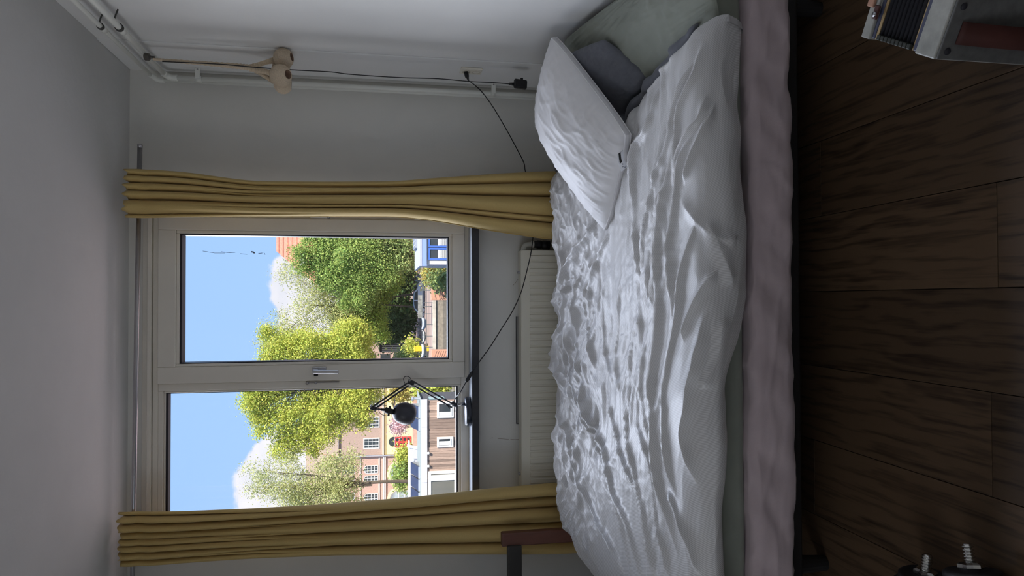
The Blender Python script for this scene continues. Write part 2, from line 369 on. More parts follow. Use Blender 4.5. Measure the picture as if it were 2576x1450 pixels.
MB().cyl((SX0-.012, Y0-.012, hz+.046), (SX0-.012, Y0, hz+.046), .008, 12).out('stay_pivot', M_steel, stay, True)
MB().cyl((SX0-.012, Y0-.014, hz+.006), (SX0-.012, Y0, hz+.006), .006, 12).out('stay_pin', M_steel, stay, True)
for zz in (at(805, 549, YS)[2], 1.25):
    hg = MB().cyl((SX1+.010, YS-.002, zz-.045), (SX1+.010, YS-.002, zz+.045), .007, 12).out('hinge', M_cream, wn, True)
    MB().cyl((SX1+.010, YS-.002, zz-.047), (SX1+.010, YS-.002, zz-.036), .0078, 12).out('hinge_cap', M_steel, hg, True)
# specks of dirt on the glass
dm = mat('dirt', (.05, .05, .07), .9)
for pts, r in (([(510, 632), (540, 637), (566, 637)], .0010), ([(556, 634), (578, 636), (592, 635)], .0013), ([(604, 639), (622, 640)], .0013), ([(632, 634), (638, 635), (640, 638)], .0035), ([(650, 638), (660, 637)], .0013), ([(664, 636), (667, 641)], .0012)):
    q = [at(x, y, YB+.0188) for x, y in pts]; MB().tube(q, r, 5).out('dirt_streak', dm, wn)
# sill board
sl = thing('trim_1', 'grey topped window sill with a black front edge', 'windowsill', (-.35, 3.5, 1.0), kind='structure')
box('sill_top', (WX0-.08, 3.474, 1.002), (WX1-.042, YB-.002, 1.022), M_sill, sl, bev=.003)
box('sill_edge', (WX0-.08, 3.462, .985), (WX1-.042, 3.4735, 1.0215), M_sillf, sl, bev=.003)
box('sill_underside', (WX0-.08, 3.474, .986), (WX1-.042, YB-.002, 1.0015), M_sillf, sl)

# ------------------------------------------------------------------ radiator under the sill
rd = thing('radiator', 'cream ribbed panel radiator under the window sill', 'radiator', (-.40, 3.55, .12))
rx0, rx1, rz0, rz1 = -1.22, .255, .14, .768
yr = 3.50
box('side_panel', (rx0, yr+.002, rz0), (rx1, yr+.075, rz1), M_rad, rd, bev=.012)
pf = MB(); xs = []; zt, zb = rz1-.045, rz0+.045
nx = int((rx1-rx0-.05)/.033)
g = []
for k in range(nx):
    x = rx1-.028-.033*k
    for dx, y in ((0, .0), (.004, -.006), (.022, -.006), (.026, 0)): g.append((x-dx, y))
cols = []
for x, y in g:
    cols.append([(x, yr+y, zb), (x, yr+y, zt)])
pf.grid(np.array(cols)); 
for k in range(nx):
    q = g[4*k:4*k+4]
    pf.add([(x, yr+y, zt) for x, y in q], [(0, 1, 2, 3)]); pf.add([(x, yr+y, zb) for x, y in q], [(3, 2, 1, 0)])
pf.out('rib_panel', M_rad, rd)
box('front_panel', (rx0+.003, yr-.0005, rz0+.003), (rx1-.003, yr+.004, rz1-.002), M_rad, rd, bev=.003)
box('top_rim', (rx0+.006, yr-.002, rz1-.004), (rx1-.006, yr+.07, rz1+.001), M_rad, rd, bev=.003)
for y in (686, 1192):
    c = at(1309, y, yr+.03); box('hanging_clip', (c[0]-.006, c[1]-.012, rz1-.012), (c[0]+.006, c[1]+.012, rz1+.012), M_steel, rd, bev=.002)
pp = [at(1317, 632, 3.55), at(1317, 625, 3.55), at(1321, 618, 3.55), at(1330, 615, 3.55), at(1339, 615, 3.55)]
MB().tube(smooth_curve(pp, 20), .0125, 14).out('valve_elbow', M_pipe, rd, True)
MB().cyl(at(1337, 615, 3.55), at(1343, 615, 3.55), .018, 16).out('valve_nut', M_pipe, rd, True)
a, b = at(1344, 615, 3.55), at(1390, 618, 3.55)
kn = MB(); kn.lathe(a, b-a, [(.001, 0), (.017, 0), (.017, .012), (.021, .014), (.021, .035), (.018, .038), (.022, .045), (.022, .08), (.001, .082)], 20, mod=lambda j, k: 1+.04*(k % 2)); kn.out('thermostat_knob', M_black, rd, True)
a, b = at(1309, 1065, YB-.004), at(1299, 797, YB-.004)
br = thing('wall_strip', 'narrow grey metal strip on the wall above the radiator', 'strip', ((a[0]+b[0])/2, YB, a[2]))
box('strip_plate', (a[0], YB-.012, .700), (b[0], YB-.001, b[2]), mat('strip_grey', (.34, .33, .31), .5, var=.1), br, bev=.002)
MB().box((a[0]-.003, YB-.014, .700), (a[0], YB-.001, b[2]+.002)).box((a[0]-.003, YB-.014, b[2]), (b[0], YB-.001, b[2]+.003)).out('strip_edge', mat('dark_edge', (.06, .06, .06), .5), br)

# ------------------------------------------------------------------ heating pipes in the corner
def pipe(label, x, z, yv, xv, r):
    t = thing('heating_pipe', label, 'pipe', (xv, yv, .02), 'white heating pipes in the room corner')
    pts = [(x, YF+.01, z), (x, yv-.05, z)]
    c = [(x, yv-.04, z), (x, yv-.012, z-.004), (xv, yv, z-.022), (xv, yv, z-.05)]
    MB().tube([(x, YF+.01, z), (x, 2.95, z), (x, yv-.045, z)], r, 14).out('ceiling_run', M_pipe, t, True)
    MB().tube(smooth_curve(c, 12), r*1.28, 14).out('elbow', M_pipe, t, True)
    MB().tube([(xv, yv, z-.045), (xv, yv, 1.2), (xv, yv, .02)], r, 14).out('drop', M_pipe, t, True)
    MB().cyl((x, 2.925, z), (x, 2.94, z), r*1.35, 16).out('joint_ring', M_steel if False else mat('joint_dark', (.06, .06, .055), .6), t, True)
    MB().cyl((x, 2.94, z), (x, 2.975, z), r*1.30, 16).out('coupling', M_pipe, t, True)
    return t
p1 = pipe('upper white heating pipe nearest the ceiling, bending down into the corner', 1.052, 2.512, 3.565, 1.042, .0095)
p2 = pipe('lower white heating pipe that carries the knob of the crocheted lamp', 1.052, 2.446, 3.530, 1.045, .0115)
for px, y in ((500, 187), (1240, 232)):
    c = at(px, y, 3.53); cl = MB(); z = c[2]
    cl.box((1.03, 3.512, z-.014), (1.095, 3.548, z+.014))
    t = MB().cyl((1.045, 3.53, z-.013), (1.045, 3.53, z+.013), .0155, 16).out('clamp', M_pipe, p2, True)
    MB().box((1.040, 3.505, z-.011), (1.0925, 3.511, z+.011)).out('clamp_strap', M_pipe, t, bev=.002)
    MB().cyl((1.083, 3.5035, z), (1.083, 3.506, z), .004, 10).out('screw', M_steel, t)
for z, yy in ((2.512, 2.90), (2.446, 2.86)):
    MB().tube([(1.052, yy, z-.006), (1.072, yy, z-.012), (1.094, yy, z-.020)], .003, 6).out('bracket_hook', mat('joint_dark', (.06, .06, .055), .6), p1 if z > 2.5 else p2)

# ------------------------------------------------------------------ crocheted pendant lamp hanging from the pipe
M_cro = mat('crochet_yarn', (.66, .54, .40), .9, var=.12, vscale=160, bump=.3, bscale=500)
yp = 3.20
pk = at(370, 142, yp)
pd = thing('crochet_pendant', 'beige crocheted pendant of round shades hanging from the pipe in the corner', 'lamp', (pk[0], yp, at(735, 190, yp)[2]))
kb = at(370, 143, 3.212); MB().lathe(kb, (0, .05, -1), [(.0, -.012), (.012, -.012), (.0165, -.008), (.0165, .008), (.012, .012), (.006, .013), (.005, .03), (.0, .03)], 8).out('hanging_knob', mat('dark_knob', (.09, .08, .07), .5), pd)
def strap(pts, ws, name='strap'):
    m = MB(); P = smooth_curve(pts, 150); W_ = np.interp(np.linspace(0, 1, 150), np.linspace(0, 1, len(ws)), ws)
    m.tube(P, [w_*(1+.09*math.sin(k*1.05)) for k, w_ in enumerate(W_)], 10); return m.out(name, M_cro, pd, True)
A = lambda x, y, dy=0: at(x, y, yp+dy)
strap([A(385, 149), A(430, 153), A(520, 160), A(600, 167), A(640, 172)], [.005, .007, .009, .012, .013])
strap([A(628, 170), A(650, 163), A(672, 156), A(690, 152)], [.013, .010, .010, .014], 'strap_branch')
strap([A(628, 172), A(655, 178), A(680, 183), A(690, 186)], [.013, .011, .012, .015], 'strap_branch')
strap([A(632, 172, .02), A(655, 185, .03), A(675, 197, .05), A(690, 205, .06)], [.011, .009, .010, .013], 'strap_branch')
def shade(c, r, ax, nm='round_shade'):
    prof = []; n = 96; rows = 15
    for j in range(rows*4+1):
        th = PI*.06+(PI*.80)*j/(rows*4); rr = r*(1+.030*abs(math.sin(j*PI/4)) - .015)
        prof.append((rr*math.sin(th), -rr*math.cos(th)))
    md = lambda j, k: 1+.022*math.cos(2*PI*k/4+PI*((j//4) % 2))*abs(math.sin(j*PI/4))
    m = MB(); m.lathe(c, ax, prof, n, md)
    e = prof[-1]; m2 = [(e[0], e[1]), (e[0]*.9, e[1]-.002), (e[0]*.80, e[1]-.006), (e[0]*.66, e[1]-.014), (e[0]*.45, e[1]-.018), (.001, e[1]-.019)]
    o = m.out(nm, M_cro, pd, True)
    q = MB(); q.lathe(c, ax, m2, n); q.out('socket_hole', mat('crochet_inner', (.20, .12, .08), .9), o, True)
    return o
shade(A(706, 190, -.045), .046, (-.02, -.55, -.80))
shade(A(713, 147, .0), .043, (.12, -.28, -.95))
shade(A(712, 213, .05), .040, (-.05, .1, -1))
shade(A(708, 172, .055), .040, (0, .2, -1))
cab = smooth_curve([A(408, 155, -.01), A(480, 158, -.014), A(560, 162, -.016), A(650, 170, -.02), A(735, 176, -.03), A(830, 181, -.01), A(880, 187), A(1000, 195), A(1100, 198), A(1180, 205), A(1240, 208), A(1288, 212)], 90)
MB().tube(cab, .0023, 7).out('cable', M_black, pd, True)
c = A(1309, 212); ap = MB(); ap.obox(c, (.003, 0, .030), (0, .014, 0), (.020, 0, -.001)); ap = ap.out('adapter', M_black, pd, bev=.006)
MB().cyl(A(1280, 211), A(1292, 212), .005, 10, .008).out('strain_relief', M_black, ap, True)
MB().box((c[0]+.018, c[1]-.008, c[2]-.012), (c[0]+.028, c[1]+.008, c[2]+.000)).out('adapter_prong', M_black, ap, bev=.002)

# ------------------------------------------------------------------ double socket on the right wall
XW = XR-.007
sc_ = atx(1185, 176, XW)
so = thing('wall_socket', 'cream double wall socket beside the corner pipes', 'socket', tuple(sc_))
box('faceplate', (XW-.010, sc_[1]-.041, sc_[2]-.052), (XW, sc_[1]+.041, sc_[2]+.052), M_cream, so, bev=.006)
for dz in (-.024, .024):
    m = MB(); m.lathe((XW-.0105, sc_[1], sc_[2]+dz), (-1, 0, 0), [(.021, -.006), (.0205, .002), (.018, .0005), (.016, -.003), (.0, -.003)], 24); m.out('outlet', mat('socket_well', (.62, .57, .47), .5), so, True)
# ------------------------------------------------------------------ curtain rod and curtains
yc = 3.425
rp = [at(352, 366, yc), at(333, 1450, yc)]; dv = rp[1]-rp[0]
rod = thing('curtain_rod', 'grey steel curtain rod under the ceiling', 'curtain rod', tuple((rp[0]+rp[1])/2))
MB().cyl(rp[0], rp[0]+dv*1.5, .0105, 18).out('rod', M_steel, rod, True)
MB().cyl(rp[0]-dv*.002, rp[0]+dv*.006, .0112, 18).out('end_cap', M_chrome, rod, True)
for f in (.09, .92): 
    c = rp[0]+dv*f; MB().cyl((c[0], c[1], c[2]), (c[0], YB, c[2]), .006, 10).out('bracket', M_steel, rod)

def cloth_mat(name, col, trans):
    m = bpy.data.materials.new(name); m.use_nodes = True; nt = m.node_tree; L = nt.links.new
    b = nt.nodes['Principled BSDF']; b.inputs['Roughness'].default_value = .75; b.inputs['Specular IOR Level'].default_value = .2
    b.inputs['Sheen Weight'].default_value = .15
    tc = nd(nt, 'ShaderNodeTexCoord'); n = nd(nt, 'ShaderNodeTexNoise', Scale=500.0, Detail=2.0); L(tc.outputs['Object'], n.inputs['Vector'])
    h = nd(nt, 'ShaderNodeHueSaturation'); h.inputs['Color'].default_value = (*col, 1)
    r = nd(nt, 'ShaderNodeMapRange'); L(n.outputs[0], r.inputs[0]); r.inputs['To Min'].default_value = .8; r.inputs['To Max'].default_value = 1.2
    L(r.outputs[0], h.inputs['Value']); L(h.outputs[0], b.inputs['Base Color'])
    t = nd(nt, 'ShaderNodeBsdfTranslucent'); L(h.outputs[0], t.inputs[0])
    ms = nd(nt, 'ShaderNodeMixShader', Fac=trans); L(b.outputs[0], ms.inputs[1]); L(t.outputs[0], ms.inputs[2]); L(ms.outputs[0], nt.nodes['Material Output'].inputs[0])
    return m
M_cur = cloth_mat('mustard_cloth', (.59, .43, .17), .06)

def curtain(label, rows, folds_top, folds_low, seed, zbot=.10):
    R = [(at(x, ya, yc), at(x, yb, yc)) for x, ya, yb in rows]
    zs = [r[0][2] for r in R]; xa = [r[0][0] for r in R]; xb = [r[1][0] for r in R]
    zs.append(zbot); xa.append(xa[-1]); xb.append(xb[-1])
    nz, nt_ = 150, 260
    Z = np.linspace(zs[0], zbot, nz); t = np.linspace(0, 1, nt_)
    XA = np.interp(-Z, [-z for z in zs], xa); XB = np.interp(-Z, [-z for z in zs], xb)
    k = np.ones(9)/9; 
    XA[4:-4] = np.convolve(XA, k, 'valid'); XB[4:-4] = np.convolve(XB, k, 'valid')
    d = np.clip((zs[0]-Z)/(zs[0]-.6), 0, 1)                       # 0 at the heading, 1 at the bed
    def fold(fs, amp):
        # fs: (position of crest, half width, depth); between crests the cloth falls back to the rod plane
        o = np.zeros_like(t)
        for c, wd, h in fs: o = np.maximum(o, h*np.clip(1-((t-c)/wd)**2, 0, 1)**.5)
        return o*amp*1.15
    rs = np.random.RandomState(seed)
    w = np.clip((d-.10)/.42, 0, 1); w = w*w*(3-2*w)
    ft, fl_ = fold(folds_top, 1.0), fold(folds_low, 1.0)
    O = ft[None]*(1-w)[:, None]+fl_[None]*w[:, None]
    # pinch below the heading tape
    pin = np.exp(-((zs[0]-Z-.075)/.03)**2)*.25
    O = O*(1-pin)[:, None]
    O += .004*pnoise(t[None]*7+0*Z[:, None]+3, Z[:, None]*2.0+0*t[None]+seed, seed)
    Tt = t[None]+.006*np.sin(t[None]*40+Z[:, None]*3)*0
    X = XA[:, None]*(1-Tt)+XB[:, None]*Tt
    Y = yc+.004-O
    ZZ = np.repeat(Z[:, None], nt_, 1)
    top = np.exp(-(zs[0]-ZZ)/.02)
    ZZ = ZZ+top*(.006*np.sin(t*2*PI*len(folds_top)+1)+.004*np.sin(t*61))[None]
    G = np.stack([X, Y, ZZ], -1)
    m = MB().grid(G[:, ::-1]); o = m.out('curtain', M_cur, None, True, loc=((xa[-1]+xb[-1])/2, yc, zbot), solid=.0018)
    tag(o, label, 'curtain', 'mustard curtains beside the window')
    return o
curtain('mustard yellow curtain between the corner pipes and the opening sash',
        [(322, 427, 549), (360, 427, 550), (480, 436, 548), (560, 448, 547), (640, 458, 547), (820, 459, 546), (1000, 458, 546), (1090, 450, 556), (1250, 439, 584), (1385, 432, 604)],
        [(.06, .07, .035), (.20, .07, .045), (.36, .085, .045), (.53, .09, .05), (.78, .15, .055), (.97, .05, .03)],
        [(.08, .09, .04), (.27, .10, .055), (.53, .15, .065), (.71, .045, .045), (.87, .11, .05)], 3)
curtain('mustard yellow curtain hanging past the fixed pane by the wooden chair',
        [(308, 1285, 1422), (350, 1285, 1423), (480, 1283, 1412), (640, 1276, 1401), (860, 1262, 1392), (1040, 1247, 1391), (1200, 1229, 1391), (1400, 1211, 1391)],
        [(.03, .05, .03), (.15, .065, .05), (.30, .075, .055), (.46, .07, .03), (.57, .06, .04), (.69, .06, .045), (.82, .07, .045), (.95, .06, .035)],
        [(.09, .10, .062), (.27, .07, .035), (.455, .10, .058), (.70, .125, .052), (.92, .085, .058)], 5)

# ------------------------------------------------------------------ desk lamp on the sill
lp = thing('desk_lamp', 'black jointed desk lamp with a round base on the window sill', 'lamp', (at(1183, 1038, 3.53)[0], 3.53, 1.022))
yl = 3.527; Q = lambda x, y, dy=0.0: at(x, y, yl+dy)
bx = Q(1175, 1036)[0]
MB().lathe((bx, 3.530, 1.0225), (0, 0, 1), [(.0, 0), (.070, 0), (.073, .003), (.073, .018), (.070, .023), (.066, .026), (.0, .028)], 48).out('base', mat('base_lacquer', (.025, .03, .045), .30), lp, True)
px_ = Q(1150, 1018)[0]
MB().cyl((px_, yl, 1.048), (px_, yl, 1.083), .008, 14).out('spigot', M_chrome, lp, True)
MB().tube([Q(1149, 1018), Q(1145, 1020), Q(1136, 1014)], [.010, .012, .009], 10).out('lower_bracket', M_blackpaint, lp, bev=0)
e1, e2 = Q(1036, 961), Q(1137, 1017)
def rods(a, b, gap, nm):
    a, b = np.array(a), np.array(b); d = b-a; d /= np.linalg.norm(d); s = np.cross(d, (0, 1, 0)); s /= np.linalg.norm(s)
    m = MB()
    for k in (-1, 1):
        m.tube([a+s*gap*k+(0, .007, 0), b+s*gap*k+(0, .007, 0)], .0033, 8); m.tube([a+s*gap*k-(0, .007, 0), b+s*gap*k-(0, .007, 0)], .0033, 8)
    o = m.out(nm, M_blackpaint, lp)
    P = [a+d*(.03+.0011*i)+s*(gap*.4)+np.array((0, .0035*math.cos(i*1.6), 0))+s*(.0035*math.sin(i*1.6)) for i in range(56)]
    MB().tube(P, .0011, 5).out('spring', M_steel, o, True)
    return o
rods(Q(1042, 967), Q(1139, 1022), .0085, 'lower_arm')
rods(Q(1026, 968), Q(941, 1026), .0070, 'upper_arm')
MB().obox((Q(1034, 963)), (.006, 0, .016), (0, .010, 0), (.011, 0, -.004)).out('elbow_plate', M_blackpaint, lp, bev=.002)
for x, y in ((1030, 957), (1039, 971), (934, 1022), (943, 1033), (1139, 1020)):
    c = Q(x, y); MB().cyl(c-(0, .013, 0), c+(0, .013, 0), .0052, 12).out('joint_bolt', M_steel, lp, True)
MB().obox(Q(938, 1027), (.004, 0, .012), (0, .009, 0), (.009, 0, -.003)).out('head_plate', M_blackpaint, lp, bev=.002)
MB().tube([Q(944, 1030), Q(952, 1030), Q(962, 1031)], .004, 8).out('neck', M_blackpaint, lp)
MB().tube([Q(958, 1031), Q(968, 1032), Q(969, 1032), Q(996, 1039)], [.006, .007, .015, .013], 16).out('lamp_holder', M_black, lp, True)
MB().cyl(Q(981, 1023, -.004), Q(977, 1047, -.004), .006, 10).out('holder_screw', M_black, lp, True)
sa, sb = Q(993, 1035, -.02), Q(1036, 1045, .030)
ax = sb-sa
pr = [(.016, 0), (.025, .003), (.037, .012), (.046, .026), (.0520, .043), (.0545, .060), (.0535, .077), (.0495, .094), (.0485, .0945), (.0520, .077), (.0530, .060), (.0505, .043), (.044, .027), (.035, .0135), (.025, .005), (.001, .004)]
MB().lathe(sa, ax, pr, 40).out('lamp_shade', mat('shade_lacquer', (.045, .045, .058), .42), lp, True)
n = 40
loop = [Q(934, 1022), Q(926, 1024), Q(924, 1029), Q(928, 1034), Q(938, 1035)]
MB().tube(smooth_curve(loop, 20), .0016, 6).out('wire_loop', M_black, lp, True)
loop = [Q(1034, 963), Q(1034, 954), Q(1027, 948), Q(1019, 948), Q(1015, 954), Q(1018, 964), Q(1021, 970)]
MB().tube(smooth_curve(loop, 24), .0018, 6).out('wire_loop', M_black, lp, True)
loop = [Q(972, 1021), Q(960, 1020), Q(953, 1026), Q(954, 1037), Q(962, 1044), Q(975, 1047)]
MB().tube(smooth_curve(loop, 24), .0015, 6).out('wire_loop', mat('grey_wire', (.12, .11, .08), .6), lp, True)
MB().tube([Q(995, 995, .01), Q(993, 1010, .01), Q(990, 1028, .01)], .0016, 6).out('tension_wire', M_black, lp, True)
MB().tube([Q(1104, 1004, -.008), Q(1120, 1016, -.010), Q(1131, 1028, -.004), Q(1138, 1024, -.004)], .0024, 6).out('tension_wire', M_black, lp, True)
# its cord: from the base over the sill edge, along the wall and behind the curtain to the socket
Cd = [Q(1140, 1014), Q(1148, 1000), Q(1158, 987, -.05), at(1170, 966, 3.45), at(1176, 956, 3.445)]
MB().tube(smooth_curve(Cd, 30), .0026, 7).out('cord', M_black, lp, True)
a, b = at(1172, 962, 3.445), at(1189, 935, 3.445)
MB().tube([a, a*.8+b*.2, a*.2+b*.8, b], [.005, .0085, .0085, .005], 10).out('cord_switch', M_black, lp, True)
Cd = [at(1188, 936, 3.445), at(1210, 905, 3.445), at(1235, 870, 3.45), at(1262, 827, 3.46), at(1287, 787, 3.46), at(1310, 738, 3.455), at(1326, 680, 3.45), at(1335, 640, 3.45), at(1340, 605, 3.48),
      at(1345, 540, 3.53), at(1338, 480, 3.55), at(1322, 432, 3.55), at(1318, 410, 3.54), at(1300, 374, 3.53), at(1271, 321, 3.51), at(1240, 269, 3.48), at(1212, 231, 3.44), at(1190, 211, 3.40), atx(1178, 203, XW-.038)]
cord = MB().tube(smooth_curve(Cd, 160), .0026, 7).out('cord', M_black, lp, True)
c = np.array((XW-.012, sc_[1], sc_[2]+.024)); e = atx(1178, 202, XW-.038)
MB().tube([c, c+(-.02, 0, -.004), c*.3+e*.7, e], [.011, .010, .006, .004], 12).out('mains_plug', M_black, cord, True)
# ------------------------------------------------------------------ bed
M_sage = mat('sage_sheet', (.24, .255, .215), .9, var=.06, vscale=12, sheen=.1)
M_pink = mat('pink_grey_cover', (.44, .36, .37), .95, var=.07, vscale=7, bump=.06, bscale=400, sheen=.1)
M_dark = mat('dark_bed_frame', (.008, .007, .007), .6)
bd = thing('bed', 'bed with a pinkish lower mattress and a sage green sheeted top mattress', 'bed', (.05, 2.68, 0))
def soft_box(nm, x0, x1, y0, y1, z0, z1, rad, m, noise, seed, n=180):
    k = 14; sec = []
    for cx, cz, a0 in ((y1-rad, z1-rad, 0), (y0+rad, z1-rad, PI/2), (y0+rad, z0+rad, PI), (y1-rad, z0+rad, 1.5*PI)):
        for i in range(k): a = a0+PI/2*i/(k-1); sec.append((cx+rad*math.cos(a), cz+rad*math.sin(a), math.cos(a), math.sin(a)))
    # extra rows on the long front face
    i0 = 2*k-1; f0, f1 = sec[i0], sec[i0+1]
    sec[i0+1:i0+1] = [tuple(np.array(f0)*(1-t)+np.array(f1)*t) for t in np.linspace(0, 1, 12)[1:-1]]
    S = np.array(sec); X = np.linspace(x0, x1, n); m_ = len(S)
    arc = np.concatenate([[0], np.cumsum(np.hypot(np.diff(S[:, 0]), np.diff(S[:, 1])))])
    xx, aa = np.meshgrid(X, arc, indexing='ij')
    d = noise*(pnoise(xx*3.2+aa*1.5, aa*7, seed)+.8*pnoise(xx*9+aa*9, aa*7-xx*2, seed+1)+.5*ridged(xx*3+aa*7, aa*6-xx*3.5, seed+5, 2))
    end = np.clip(np.minimum(X-x0, x1-X)/rad, 0, 1); sh = rad*(1-np.sqrt(1-(1-end)**2))
    cy, cz = (y0+y1)/2, (z0+z1)/2
    Y = S[:, 0][None]+S[:, 2][None]*(d-sh[:, None]); Z = S[:, 1][None]+S[:, 3][None]*(d-sh[:, None])
    Z = np.maximum(Z, z0-.02)
    G = np.stack([xx, Y, Z], -1); G = np.concatenate([G, G[:, :1]], 1)
    mb = MB().grid(G); q = G.shape[1]
    mb.f.append(tuple(range(q-1))); mb.f.append(tuple((n-1)*q+i for i in range(q-2, -1, -1)))
    return mb.out(nm, m, bd, True)
soft_box('lower_mattress', -.98, 1.07, 1.985, 3.36, .205, .352, .035, M_pink, .009, 11)
soft_box('top_mattress', -.97, 1.065, 2.025, 3.35, .350, .452, .030, M_sage, .0025, 12)
box('bed_frame', (-.95, 2.08, .13), (1.05, 3.34, .204), M_dark, bd, bev=.006)
for x in (-.88, .98):
    for y in (2.16, 3.26): MB().cyl((x, y, 0), (x, y, .13), .025, 14, .032).out('leg', M_dark, bd)

# ------------------------------------------------------------------ duvet
PR = [(1.992, .370), (1.965, .380), (1.935, .420), (1.925, .47), (1.955, .522), (2.06, .546), (2.45, .565), (2.85, .585), (3.1, .63), (3.24, .648), (3.33, .615), (3.37, .52), (3.37, .43)]
PL = [(2.00, .452), (1.975, .454), (1.953, .470), (1.947, .498), (1.985, .535), (2.12, .56), (2.45, .57), (2.85, .585), (3.1, .62), (3.24, .64), (3.33, .605), (3.37, .52), (3.37, .43)]
NS, NX, XF = 480, 700, -1.42
def xhead(Y): return np.interp(Y, [1.9, 2.0, 2.3, 2.55, 2.8, 3.4], [.84, .83, .755, .675, .64, .63])
pa, pb = smooth_curve(PR, NS), smooth_curve(PL, NS)
U = np.linspace(0, 1, NX)[:, None]
xm = .8*(1-U)+XF*U; wl_ = np.clip((.02-xm)/.3, 0, 1); wl_ = wl_*wl_*(3-2*wl_)
DY = pa[:, 0][None]*(1-wl_)+pb[:, 0][None]*wl_; DZ = pa[:, 1][None]*(1-wl_)+pb[:, 1][None]*wl_
XE = np.interp(DY, [2.3, 2.6, 2.85, 3.05, 3.2, 3.4], [-1.45, -1.45, -1.36, -1.19, -1.07, -1.03])   # the foot end hangs over the bed
DX = xhead(DY)*(1-U)+XE*U
DZ = DZ-np.clip((-1.0-DX)/.45, 0, 1)**1.5*.13*np.clip((DZ-.3)/.25, 0, 1)
DA = np.concatenate([np.zeros((NX, 1)), np.cumsum(np.hypot(np.diff(DY, axis=1), np.diff(DZ, axis=1)), 1)], 1)
# long ridges of the rumpled cover: height mm, half width mm, then (x mm, distance from the hem mm) pairs
RIDGES = [(18,16,[497,336,382,384,250,441,64,453,-139,425,-338,397,-471,373,-590,350,-700,280,-771,241]),(16,14,[480,243,433,291,352,319,240,354,152,374,64,364,-58,354]),(16,14,[227,223,103,291,-26,323,-133,305,-235,292,-310,298,-514,280,-595,241]),(20,16,[-60,174,-205,142,-346,159,-433,170,-538,132]),(16,16,[81,154,25,201,-51,240,-118,237]),(14,11,[747,183,686,201,643,231,582,291,473,327,372,354]),(13,11,[699,219,655,273,602,319,541,354,467,406,396,491]),(14,12,[707,453,636,491,576,557,557,638,435,693]),(13,12,[596,179,536,197,497,262,450,312,374,319]),(13,12,[566,154,482,201,417,239,367,273]),(13,11,[519,429,412,465,304,530,188,584,68,570,-51,568]),(12,12,[493,665,372,665,221,638,69,611]),(11,10,[430,406,305,453,183,491,65,478,-50,513]),(17,14,[-320,1128,-477,1085,-586,898,-733,774,-827,623,-958,528]),(14,11,[-365,852,-541,727,-671,541,-783,474,-914,410]),(14,12,[-341,651,-488,623,-655,528,-791,448,-908,397]),(16,14,[-120,1321,-307,1271,-506,1085,-639,883,-791,727,-989,623]),(13,11,[-436,541,-574,410,-692,385,-792,318,-870,298]),(15,14,[-509,1433,-606,1293,-753,1171,-875,1019,-944,837,-1025,711]),(14,13,[-605,289,-663,222,-744,163,-813,135]),(14,13,[259,908,185,997,108,1075,44,1142]),(14,14,[320,1038,265,1131,204,1270,119,1380]),(16,15,[100,1357,-8,1395,-136,1374,-274,1475,-376,1362]),(13,13,[96,1237,-7,1278,-129,1250,-252,1189,-350,1116]),(12,12,[93,1142,-40,1162,-177,1071,-304,987]),(14,14,[270,1458,173,1357,65,1410]),(12,14,[784,312,756,384,741,465,714,530]),(11,12,[83,782,-70,814,-222,811,-365,711]),(11,11,[86,954,-75,983,-201,929,-317,807]),(10,10,[-65,664,-209,642,-328,637,-433,596]),(10,10,[-143,518,-280,502,-389,474,-497,422]),(10,22,[231,183,131,135,40,101]),(9,20,[314,297,234,212,179,146,180,88]),(10,20,[-52,121,-171,98,-264,113])]
H = np.zeros_like(DX)
def seg_dist(px, py, a, b):
    d = b-a; t = np.clip(((px-a[0])*d[0]+(py-a[1])*d[1])/(d@d+1e-12), 0, 1)
    return np.hypot(px-a[0]-t*d[0], py-a[1]-t*d[1]), t
for k, (h, wd, q) in enumerate(RIDGES):
    P = smooth_curve(np.array(q, float).reshape(-1, 2)/1000, 36); lo, hi = P.min(0)-.09, P.max(0)+.09
    P[:, 1] += .006*pnoise(P[:, 0]*14, P[:, 0]*0+k*1.7, 31)
    s = (DX > lo[0]) & (DX < hi[0]) & (DA > lo[1]) & (DA < hi[1])
    x, a = DX[s], DA[s]; best = np.full(x.shape, 9.0); tt = np.zeros_like(best)
    for i in range(len(P)-1):
        d, t = seg_dist(x, a, P[i], P[i+1]); m = d < best; best[m] = d[m]; tt[m] = (i+t[m])/(len(P)-1)
    tp = np.clip(np.minimum(tt, 1-tt)*5+.25, 0, 1)
    v = h/1000*tp*np.exp(-(best/(wd/1000*(.65+.35*tp)))**1.4)
    H[s] = np.maximum(H[s], v)+.25*np.minimum(H[s], v)
# fine crumple: lengthwise on the middle, net-like near the window, soft on the front
def creased(x, y, seed, octv=3):                               # flat facets meeting in sharp creases
    r = 0; a = 1.0; f = 1.0
    for k in range(octv): r = r+a*(1-np.abs(pnoise(x*f, y*f, seed+k))*1.5); a *= .45; f *= 2.05
    return r
wx = DX+.03*pnoise(DX*3, DA*3, 5); wa = DA+.03*pnoise(DX*3+9, DA*3, 6)
far = np.clip((DA-.86)/.35, 0, 1); mid = np.clip((DA-.24)/.14, 0, 1)*(1-.6*far); fr = 1-np.clip((DA-.16)/.22, 0, 1)
H *= 1.35
H += .018*mid*(creased(wx*1.5+wa*.8, wa*8.5, 41, 2)-1)*np.clip(.75+1.1*pnoise(DX*1.7, DA*2.2, 77), .15, 1.3)
H += .0065*mid*ridged(wx*3.2+wa*1.2, wa*17, 45, 3)*np.clip(.6+1.4*pnoise(DX*2.2+4, DA*2.6, 78), .0, 1.4)
H += .032*far*(creased(wx*3.3-wa*1.3, wa*4.6, 51, 3)-1)+.012*far*ridged(wx*4+wa*2, wa*5-wx, 57, 2)+.004*far*ridged(wx*9, wa*12, 55, 2)
